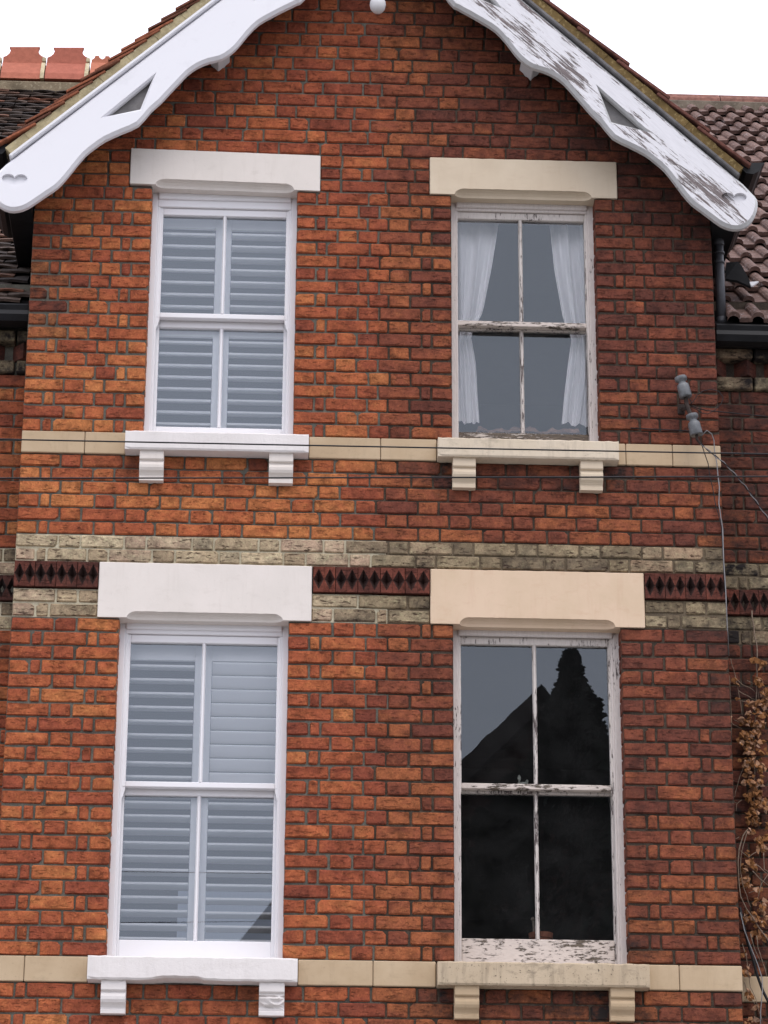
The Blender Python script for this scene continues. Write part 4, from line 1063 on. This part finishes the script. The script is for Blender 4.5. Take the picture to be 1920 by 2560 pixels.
# wing eaves: gutter, fascia, and the corbelled courses under them
for house, sd_, x0, x1, dz in ((HL, 'L', -3.4, XL-.004, .02), (HR, 'R', XR+.012, 4.2, 0)):
    z = 8.062+dz
    mb = MB(); mb.extr_x([(.028, z), (.022, z-.010), (.034, z-.035), (.030, z-.06), (.05, z-.092), (.10, z-.1), (.15, z-.09), (.15, z), (.142, z), (.142, z-.08), (.1, z-.088), (.056, z-.08), (.045, z)], x0, x1); mb.build('gutter', M_BLACK, house)
    mb = MB(); mb.box(x0, x1, .155, .20, 7.990+dz, 8.10, .003); mb.box(x0, x1, .135, .154, 7.984+dz, 8.01+dz, .003); mb.build('fascia', M_BLACK, house)
    xs = x0; i = 0
    while xs < x1-.03:
        e = min(x1, xs+.22)
        for zl, zh, yf in ((7.925, 7.980+dz*.4, .165), (7.757, 7.828, .205)):
            mb = MB(); mb.box(xs+.003, e-.003, yf, .32, zl, zh, .006); o = mb.build('stock_brick', M_SR, WALL[sd_]); o['tone'] = [random.uniform(.2, 1), random.uniform(.55, .95), random.random()]
        xs = e+.006
    xs = x0-.06 if sd_ == 'R' else x0
    while xs < x1:
        mb = MB(); c = xs+.08; V = []
        for zq in (7.832, 7.921): V += [(c-.078, .27, zq), (c, .178, zq), (c+.078, .27, zq)]
        mb.add(V, [(0, 1, 4, 3), (1, 2, 5, 4), (0, 2, 1), (3, 4, 5), (0, 3, 5, 2)])
        if c-.078 > x0-.09: o = mb.build('dogtooth_brick', M_BR, WALL[sd_]); o['tone'] = [random.uniform(.2, .6), .6, random.random()]
        xs += .166
    mb = MB(); mb.box(x0, x1, .262, .30, 7.75, 8.0); mb.build('eaves_backing', M_MR, WALL[sd_])
# downpipe beside the right corner
pa, pb = at(1797, 612, .10), at(1803, 812, .10)
dp = MB(); px_ = (pa.x+pb.x)/2
dp.tube([(px_, .10, pb.z-.03), (px_, .10, pa.z+.01)], .0265, 14)
for zc, hgt, rr in ((pa.z-.005, .045, .032), (pa.z-.06, .012, .033), (at(1797, 660, .1).z, .014, .031), (pb.z+.012, .03, .029)):
    dp.lathe([(rr*.96, 0), (rr, .004), (rr, hgt-.004), (rr*.96, hgt)], (px_, .10, zc), seg=14)
dp.tube([(px_, .10, pa.z+.02), (px_+.005, .10, pa.z+.05), (px_+.03, .095, pa.z+.085), (px_+.085, .09, pa.z+.125), (px_+.16, .085, pa.z+.18)], .030, 14)
dp.build('downpipe', M_PIPE, HR, smooth=True)
# lifted felt flap on the side roof
fl = [at(1640+x/4.425, 500+y/4.425, y_) for x, y, y_ in ((775, 690, .42), (905, 682, .42), (945, 720, .40), (1060, 930, .20), (1045, 955, .17), (900, 890, .15), (765, 870, .15))]
mb = MB(); mb.add([p for p in fl]+[p+Vector((0, .006, -.012)) for p in fl], [tuple(range(7)), tuple(range(13, 6, -1))]+[(i, (i+1) % 7, 7+(i+1) % 7, 7+i) for i in range(7)])
mb.build('felt_flap', M_LEAD, HR)
fl = [at(1640+x/4.425, 500+y/4.425, .17) for x, y in ((1036, 905), (1138, 898), (1075, 945), (1050, 948))]
mb = MB(); mb.add(fl+[p+Vector((0, .006, -.006)) for p in fl], [(0, 1, 2, 3), (7, 6, 5, 4)]+[(i, (i+1) % 4, 4+(i+1) % 4, 4+i) for i in range(4)]); mb.build('felt_flap', M_WHITE, HR)['label'] = 'small white torn corner of the roofing felt'
# tuft of grass in the gutter
mb = MB()
for k in range(26):
    c = at(1640+random.uniform(915, 990)/4.425, 815, .09); h = random.uniform(.01, .028); a = random.uniform(-.7, .7)
    mb.tube([c-Vector((0, 0, .012)), c+Vector((a*h*.4, 0, h*.6)), c+Vector((a*h, 0, h))], .0012, 3, .0004)
o = mb.build('grass_tuft', mat_flat('gutter_grass', (.09, .16, .03), .8), None, kind='stuff'); o['label'] = 'small tuft of green grass growing in the right gutter'; o['category'] = 'grass'

# ------------------------------------------------------------------ cables and insulators
def wire(name, label, pts, r, m, cat='cable', group=None, seg=6):
    mb = MB(); mb.tube(pts, r, seg); return tag(mb.build(name, m, None, smooth=True), label, cat, group)
def span(l, r, Y):
    a, b = at(*l, Y), at(*r, Y); d = (b-a)/((b-a).length)
    a2, b2 = a-d*6, b+d*6; L = (b2-a2).length
    return [a2+(b2-a2)*t+Vector((0, 0, -.02*4*t*(1-t))) for t in [i/40 for i in range(41)]]
wire('overhead_wire', 'upper of two thin black wires strung across the front at sill height', span((0, 1087), (1920, 1124), -3.41), .0031, M_CABLE, 'wire', 'wires strung across the front')
wire('overhead_wire', 'lower of two thin black wires strung across the front below the sills', span((0, 1184), (1920, 1180), -3.68), .0031, M_CABLE, 'wire', 'wires strung across the front')
C8 = lambda x, y, Y=-.03: at(1640+x/5.028, 880+y/5.028, Y)
ib = thing('insulator_bracket', 'iron wall bracket holding two tilted grey ceramic insulators beside the right window', 'insulator', C8(310, 730, 0))
def insul(top, bot):
    a, b = C8(*bot, -.11), C8(*top, -.11); L = (b-a).length; ax = b-a
    mb = MB(); mb.lathe([(.012, .002), (.031, 0), (.034, .006), (.033, .52*L), (.030, .60*L), (.022, .66*L), (.0195, .70*L), (.021, .75*L), (.030, .80*L), (.033, .84*L), (.0335, .93*L), (.031, .985*L), (.012, L)], a, ax, 22)
    o = mb.build('insulator', M_CERA, ib, smooth=True); return a, b
a1_, b1_ = insul((305, 310), (378, 570)); a2_, b2_ = insul((448, 785), (512, 1045))
mb = MB(); mb.tube([a1_+Vector((-.004, 0, .02)), C8(385, 650, -.10), C8(410, 730, -.10), C8(440, 800, -.11)], .012, 8)
mb.tube([a2_+Vector((0, 0, .02)), C8(515, 1100, -.11), C8(560, 1160, -.10)], .010, 8, .005)
mb.tube([C8(385, 700, -.10), C8(330, 720, -.02), C8(315, 730, .01)], .014, 8); pl = C8(312, 730, 0)
mb.box(pl.x-.018, pl.x+.02, -.018, .002, pl.z-.028, pl.z+.028, .004); mb.build('bracket', M_IRON, ib)
wire('cable_loop', 'thin black loop of slack wire beside the upper insulator', [C8(*q, -.08) for q in ((400, 555), (445, 630), (430, 660), (470, 620), (520, 540), (590, 490), (690, 468), (790, 495), (845, 570), (820, 650), (740, 730), (650, 780), (580, 770), (510, 720), (440, 690))], .0022, M_CABLE)
wire('service_wire', 'thin dark wire running right from the insulator bracket', [C8(430, 670, -.08), C8(520, 705, -.08), C8(640, 735, -.06), C8(1000, 770, .02), C8(1408, 812, .1), C8(1900, 860, .12)], .0028, M_CABLE)
wire('ledge_wire', 'thin wire lying along the brick joint left of the insulators', [C8(-320, 955, -.012), C8(0, 972, -.012), C8(300, 985, -.012), C8(420, 995, -.02)], .003, M_CABLE)
# twisted cable
pts = [C8(*q) for q in ((540, 1130, -.10), (620, 1205, -.09), (740, 1305, -.08), (870, 1405, -.04), (960, 1500, .0), (1040, 1590, .03), (1110, 1670, .06), (1408, 2090, .14), (1700, 2500, .18))]
P2 = []
for p, q in zip(pts, pts[1:]):
    n = max(2, int((q-p).length/.012)); P2 += [p+(q-p)*i/n for i in range(n)]
tw = thing('twisted_cable', 'twisted grey cable slanting down to the right from lower insulator', 'cable', P2[0])
for s in (0, math.pi):
    mb = MB(); mb.tube([p+Vector((math.cos(i*.8+s), 0, math.sin(i*.8+s)))*(.0034 if i < 60 else .0022) for i, p in enumerate(P2)], .0026, 5); mb.build('strand', M_CABLEG if s else M_CABLE, tw, smooth=True)
wire('grey_cable', 'grey cable looping over and running down the right brick corner', [C8(*q) for q in ((570, 1055, -.05), (640, 985, -.05), (700, 1030, -.05), (728, 1110, -.03), (735, 1230, -.022), (765, 1400, -.02), (780, 1560, -.018), (797, 1700, -.018), (790, 1900, -.018), (815, 2080, -.018), (838, 2212, -.018))] + [at(1809, 1400, -.02), at(1814, 1470, -.018), at(1818, 1560, -.016), at(1822, 1640, .1)], .0032, M_CABLEG)
wire('black_cable', 'thin black cable hanging down from the lower insulator', [C8(*q) for q in ((575, 1165, -.10), (620, 1300, -.05), (655, 1400, -.022), (675, 1550, -.018), (710, 1700, -.018), (745, 1900, -.018), (790, 2060, -.018), (822, 2200, -.018))] + [at(1808, 1400, -.015), at(1812, 1480, -.015)], .0026, M_CABLE)
D8 = lambda x, y, Y=.16: at(1780+x/3.95, 2000+y/3.95, Y)
wire('hanging_cable', 'thick black cable curving down through the creeper at bottom right', [D8(*q) for q in ((275, 1060), (300, 1180), (345, 1380), (400, 1560), (450, 1740), (500, 1880), (560, 2000), (700, 2250))], .007, M_CABLE)
wire('hanging_cable', 'thin grey cable curving down beside the thick black one', [D8(*q, .14) for q in ((280, 1110), (320, 1290), (390, 1470), (450, 1620), (495, 1760), (498, 1900), (480, 2080), (478, 2300))], .0028, M_CABLEG)

# ------------------------------------------------------------------ dead creeper on the right wing
cr = thing('dead_creeper', 'dead climbing creeper with brown curled leaves on the recessed right wall', 'creeper', at(1880, 2500, .2))
E8 = lambda x, y, Y=.205: at(1780+x/3.95, 1500+y/3.95, Y)
stems = [[E8(395, 105), E8(398, 200), E8(415, 300), E8(435, 420), E8(445, 520), E8(440, 640), E8(443, 720), E8(440, 860), E8(428, 1060), E8(420, 1300), E8(415, 1520), E8(420, 1700), E8(415, 1920), E8(430, 2200)],
         [E8(185, 580), E8(200, 650), E8(225, 740), E8(245, 850), E8(270, 960), E8(290, 1060), E8(300, 1150)], [E8(235, 770), E8(300, 840), E8(370, 865), E8(425, 905)],
         [E8(255, 890), E8(310, 930), E8(370, 955), E8(420, 985)], [E8(160, 715), E8(175, 800), E8(180, 900), E8(190, 1080), E8(192, 1250), E8(195, 1420)], [E8(190, 1210), E8(240, 1250), E8(300, 1270)], [E8(220, 1185), E8(260, 1205), E8(320, 1230)],
         [E8(320, 1600), E8(310, 1660), E8(270, 1760), E8(240, 1860), E8(228, 1940)], [E8(75, 1610), E8(120, 1680), E8(170, 1740), E8(220, 1790)], [E8(80, 1790), E8(140, 1850), E8(190, 1920), E8(228, 1945)], [E8(110, 1960), E8(180, 1970), E8(240, 2010)], [E8(295, 1975), E8(240, 2020), E8(240, 2090)],
         [E8(465, 860), E8(460, 1010)], [E8(550, 1080), E8(505, 1090)], [E8(345, 795), E8(420, 830)], [E8(290, 995), E8(335, 1010), E8(370, 1080)],
         [D8(355, 290), D8(310, 350), D8(275, 450), D8(260, 540), D8(262, 700), D8(270, 850), D8(285, 960), D8(340, 1080), D8(420, 1190), D8(500, 1310), D8(560, 1390)], [D8(345, 320), D8(310, 450), D8(285, 560), D8(275, 680), D8(300, 820), D8(340, 950), D8(380, 1060)],
         [D8(510, 520), D8(520, 680), D8(560, 720), D8(490, 830), D8(455, 970)], [D8(400, 700), D8(470, 780), D8(553, 845)], [D8(440, 640), D8(500, 690), D8(550, 730)], [D8(360, 920), D8(430, 900)], [D8(440, 1340), D8(450, 1450), D8(500, 1600), D8(545, 1740)], [D8(380, 1320), D8(410, 1450), D8(470, 1580)],
         [D8(300, 1420), D8(340, 1560), D8(350, 1680), D8(380, 1850), D8(430, 1960), D8(470, 2100), D8(500, 2210)], [D8(320, 1800), D8(360, 1930), D8(430, 2020)], [D8(280, 500), D8(360, 570), D8(440, 510)], [D8(180, 320), D8(240, 385), D8(270, 360)], [D8(375, 1620), D8(350, 1700), D8(380, 1760)]]
for i, s in enumerate(stems):
    P = [s[0]]
    for a, b in zip(s, s[1:]): P += [a+(b-a)*t+Vector((random.uniform(-.002, .002), random.uniform(-.006, .004), random.uniform(-.002, .002))) for t in (.5, 1)]
    rr = .0040 if len(s) > 9 else .0023
    mb = MB(); mb.tube(P, rr, 5, rr*.75); mb.build('stem', M_STEM, cr, smooth=True)
LV = []
for k in range(5):
    rn = random.Random(k+40); r = lambda a: rn.uniform(-a, a)
    w_, cup = rn.uniform(.42, .6), rn.uniform(.12, .38)
    V = [(0, 0, .1), (-w_*.8, .10+cup+r(.1), -.18), (-w_, .05+cup+r(.1), -.55), (-w_*.45, cup*.6+r(.08), -.85), (0, -.1+r(.15), -1.15), (w_*.45, cup*.6+r(.08), -.85), (w_, .05+cup+r(.1), -.55), (w_*.8, .1+cup+r(.1), -.18), (0, -.12, -.5)]
    F = [(i, i+1, 8) for i in range(7)]+[(7, 0, 8)]
    me = bpy.data.meshes.new('leaf'); me.from_pydata(V, [], F); me.materials.append(M_LEAF); LV.append(me)
clus = [(430, 570, 20, 8, 1), (440, 760, 22, 8, 1), (480, 620, 22, 30, 5), (490, 800, 40, 30, 9), (520, 890, 40, 30, 6), (500, 990, 55, 40, 12), (360, 1020, 30, 40, 5), (365, 1110, 25, 30, 4), (480, 1100, 70, 40, 12), (350, 1190, 60, 40, 9), (450, 1210, 70, 40, 14), (400, 1300, 100, 45, 18), (390, 1400, 110, 45, 22), (400, 1490, 100, 40, 16), (390, 1580, 75, 35, 12), (480, 1640, 40, 60, 10), (350, 1680, 40, 50, 7), (340, 1790, 60, 45, 8), (450, 1790, 60, 60, 12), (440, 1880, 70, 40, 10), (340, 1920, 40, 30, 5), (440, 1990, 70, 40, 14), (400, 2080, 60, 50, 14), (400, 2170, 70, 50, 14), (250, 960, 14, 14, 1), (215, 770, 12, 12, 1), (245, 815, 10, 10, 1), (195, 1160, 10, 10, 1), (70, 1610, 12, 12, 1), (80, 1790, 10, 10, 1), (530, 1000, 20, 80, 6), (535, 2030, 20, 60, 4)]
clus2 = [(390, 300, 30, 30, 5), (480, 380, 55, 40, 11), (500, 470, 50, 40, 9), (540, 230, 20, 30, 3), (390, 590, 40, 40, 5), (420, 640, 50, 20, 4), (310, 660, 30, 40, 4), (350, 760, 40, 50, 6), (340, 830, 40, 30, 4), (460, 870, 40, 30, 5), (450, 1000, 50, 40, 4), (500, 1050, 45, 50, 10), (430, 1120, 50, 40, 7), (490, 1200, 30, 40, 5), (465, 1330, 30, 50, 6), (330, 1150, 25, 60, 5), (335, 1680, 25, 60, 8), (360, 1900, 30, 50, 6), (430, 2030, 15, 15, 1), (400, 2150, 40, 20, 3), (350, 2200, 30, 20, 3), (320, 1500, 12, 25, 2), (340, 500, 20, 40, 2)]
leaves = []
for cl2, f in ((clus, E8), (clus2, D8)):
    for x, y, sx, sy, n in cl2:
        for k in range(int(n*1.6+.5)):
            p = f(x+random.gauss(0, sx*.5), y+random.gauss(0, sy*.5), .20-random.random()*.05)
            s_ = random.betavariate(2, 2)*.022+.015+(.012 if n == 1 and sx > 15 else 0)
            leaves.append((s_, p, random.choice(LV), (random.uniform(-.9, .2), random.gauss(0, .7), random.gauss(0, .7)), tone3(random.betavariate(1.5, 1.5))))
leaves.sort(key=lambda q: -q[0]*(1 if proj(q[1])[0] < 1925 and proj(q[1])[1] < 2560 else .1))
st = MB()
for i, (s_, p, me, rt, tn) in enumerate(leaves):
    if i < 298:
        o = link('leaf', me, cr); o.location = p; o.scale = (s_, s_, s_); o.rotation_euler = rt; o['tone'] = tn
    else:
        from mathutils import Euler
        mt = Euler(rt).to_matrix(); st.add([p+mt @ (v.co*s_) for v in me.vertices], [tuple(q.vertices) for q in me.polygons], tn)
st.build('small_leaves', M_LEAF, cr, kind='stuff', recalc=False)

# ------------------------------------------------------------------ across the road: what the glass reflects
def mirp(px, py, D): p = at(px, py, D); return Vector((p.x, -D, p.z))
YO = 21.0
oh = thing('opposite_house', 'dark brick gabled house across the road, mirrored in the lower windows', 'house', (mirp(1300, 2000, YO).x, -YO, 0))
ap, lo_ = mirp(1337, 1725, YO), mirp(1157, 1898, YO); sl_ = (ap.z-lo_.z)/(ap.x-lo_.x)
ridge = Vector((ap.x+.08, -YO, ap.z+.08*sl_)); ev = Vector((lo_.x-1.55, -YO, lo_.z-1.55*sl_))
mB = Mat('far_brick', .9, .1); bt = mB.t.nodes.new('ShaderNodeTexBrick'); mp_ = mB.t.nodes.new('ShaderNodeMapping'); mp_.inputs['Rotation'].default_value = (R(90), 0, 0)
mB.t.links.new(mB.pos(), mp_.inputs[0]); mB.t.links.new(mp_.outputs[0], bt.inputs[0])
for k, v in (('Color1', (.07, .03, .022, 1)), ('Color2', (.05, .022, .018, 1)), ('Mortar', (.13, .11, .09, 1))): bt.inputs[k].default_value = v
for k, v in (('Scale', 1.), ('Mortar Size', .012), ('Brick Width', .45), ('Row Height', .15)): bt.inputs[k].default_value = v
mB.color(bt.outputs[0])
rx = 2*ridge.x-ev.x
mb = MB(); P = [(ev.x+.25, 0), (rx-.25, 0), (rx-.25, ev.z), (ridge.x, ridge.z-.22), (ev.x+.25, ev.z)]
n = 5; mb.add([(x, -YO-.1, z) for x, z in P]+[(x, -YO-9, z) for x, z in P], [tuple(range(n)), tuple(range(n, 2*n))]+[(i, (i+1) % n, n+(i+1) % n, n+i) for i in range(n)]); mb.build('wall', mB.m, oh)
mb = MB()
for sgx, e in ((-1, ev), (1, Vector((rx, -YO, ev.z)))):
    d = Vector((e.x-ridge.x, 0, e.z-ridge.z)); nrm = Vector((-d.z, 0, d.x)).normalized(); nrm = nrm if nrm.z > 0 else -nrm
    a, b = ridge, ridge+d; th = nrm*.22
    V = [a, b, b-th, a-th]; mb.add([(p.x, -YO+.25, p.z) for p in V]+[(p.x, -YO-9.3, p.z) for p in V], [(0, 1, 2, 3), (4, 5, 6, 7)]+[(i, (i+1) % 4, 4+(i+1) % 4, 4+i) for i in range(4)])
mb.build('roof', mat_flat('far_roof', (.05, .038, .034), .9, .2, 6), oh)
q1, q2 = mirp(683, 2228, YO), mirp(600, 2330, YO)
mb = MB(); mb.add([(ev.x+.3, -YO-.1, ev.z-.1), (q1.x, -YO-.1, q1.z), (q2.x, -YO-.1, q2.z), (q2.x, -YO-.1, 0), (ev.x+.3, -YO-.1, 0)]+[(ev.x+.3, -YO-6, ev.z-.1), (q1.x, -YO-6, q1.z), (q2.x, -YO-6, q2.z), (q2.x, -YO-6, 0), (ev.x+.3, -YO-6, 0)], [(0, 1, 2, 3, 4), (5, 6, 7, 8, 9)]+[(i, (i+1) % 5, 5+(i+1) % 5, 5+i) for i in range(5)]); mb.build('side_wing', mat_flat('far_render', (.16, .14, .12), .9), oh)
YT = 18.6
tp_ = mirp(1434, 1608, YT); ctree = thing('conifer_tree', 'tall dark conifer across the road, mirrored in the lower right window', 'tree', (tp_.x, -YT, 0))
mb = MB(); mb.tube([(tp_.x, -YT, -.1), (tp_.x, -YT, tp_.z*.6), (tp_.x, -YT, tp_.z-.3)], .22, 8, .03); mb.build('trunk', mat_flat('bark', (.06, .045, .035), .9), ctree)
mb = MB(); rn = random.Random(9)
def crown_r(d): return .03+.30*d if d < 1 else (.33+.75*(d-1) if d < 2.2 else min(2.1, 1.23+.3*(d-2.2)))
for k in range(15000):
    d_ = 3.2*rn.random()**.75 if k < 12000 else 3.2+rn.random()*(tp_.z-5.2)
    rad = crown_r(d_)*(.92+.16*math.sin(d_*9.0+math.sin(d_*3)*2))
    a = rn.uniform(0, 2*math.pi); r_ = rad*(math.sqrt(rn.random()) if rn.random() < .55 else rn.uniform(.8, 1.02))
    c = Vector((tp_.x+math.cos(a)*r_, -YT+math.sin(a)*r_, tp_.z-d_)); d = Vector((math.cos(a), math.sin(a), rn.uniform(-.7, .5))).normalized()
    s_ = rn.uniform(.04, .11)*(1 if d_ < 3.2 else 2.6)*(.7 if d_ < .6 else 1); u = d.orthogonal().normalized()*s_*.45; q = Vector((rn.uniform(-.3, .3), rn.uniform(-.3, .3), rn.uniform(-.3, .3)))*s_
    mb.add([c-u, c+u, c+d*s_+q+u*.5, c+d*s_*1.2+q-u*.3], [(0, 1, 2, 3)])
mb.build('crown', mat_flat('conifer_needles', (.018, .026, .016), .8, .4, 3), ctree, recalc=False)
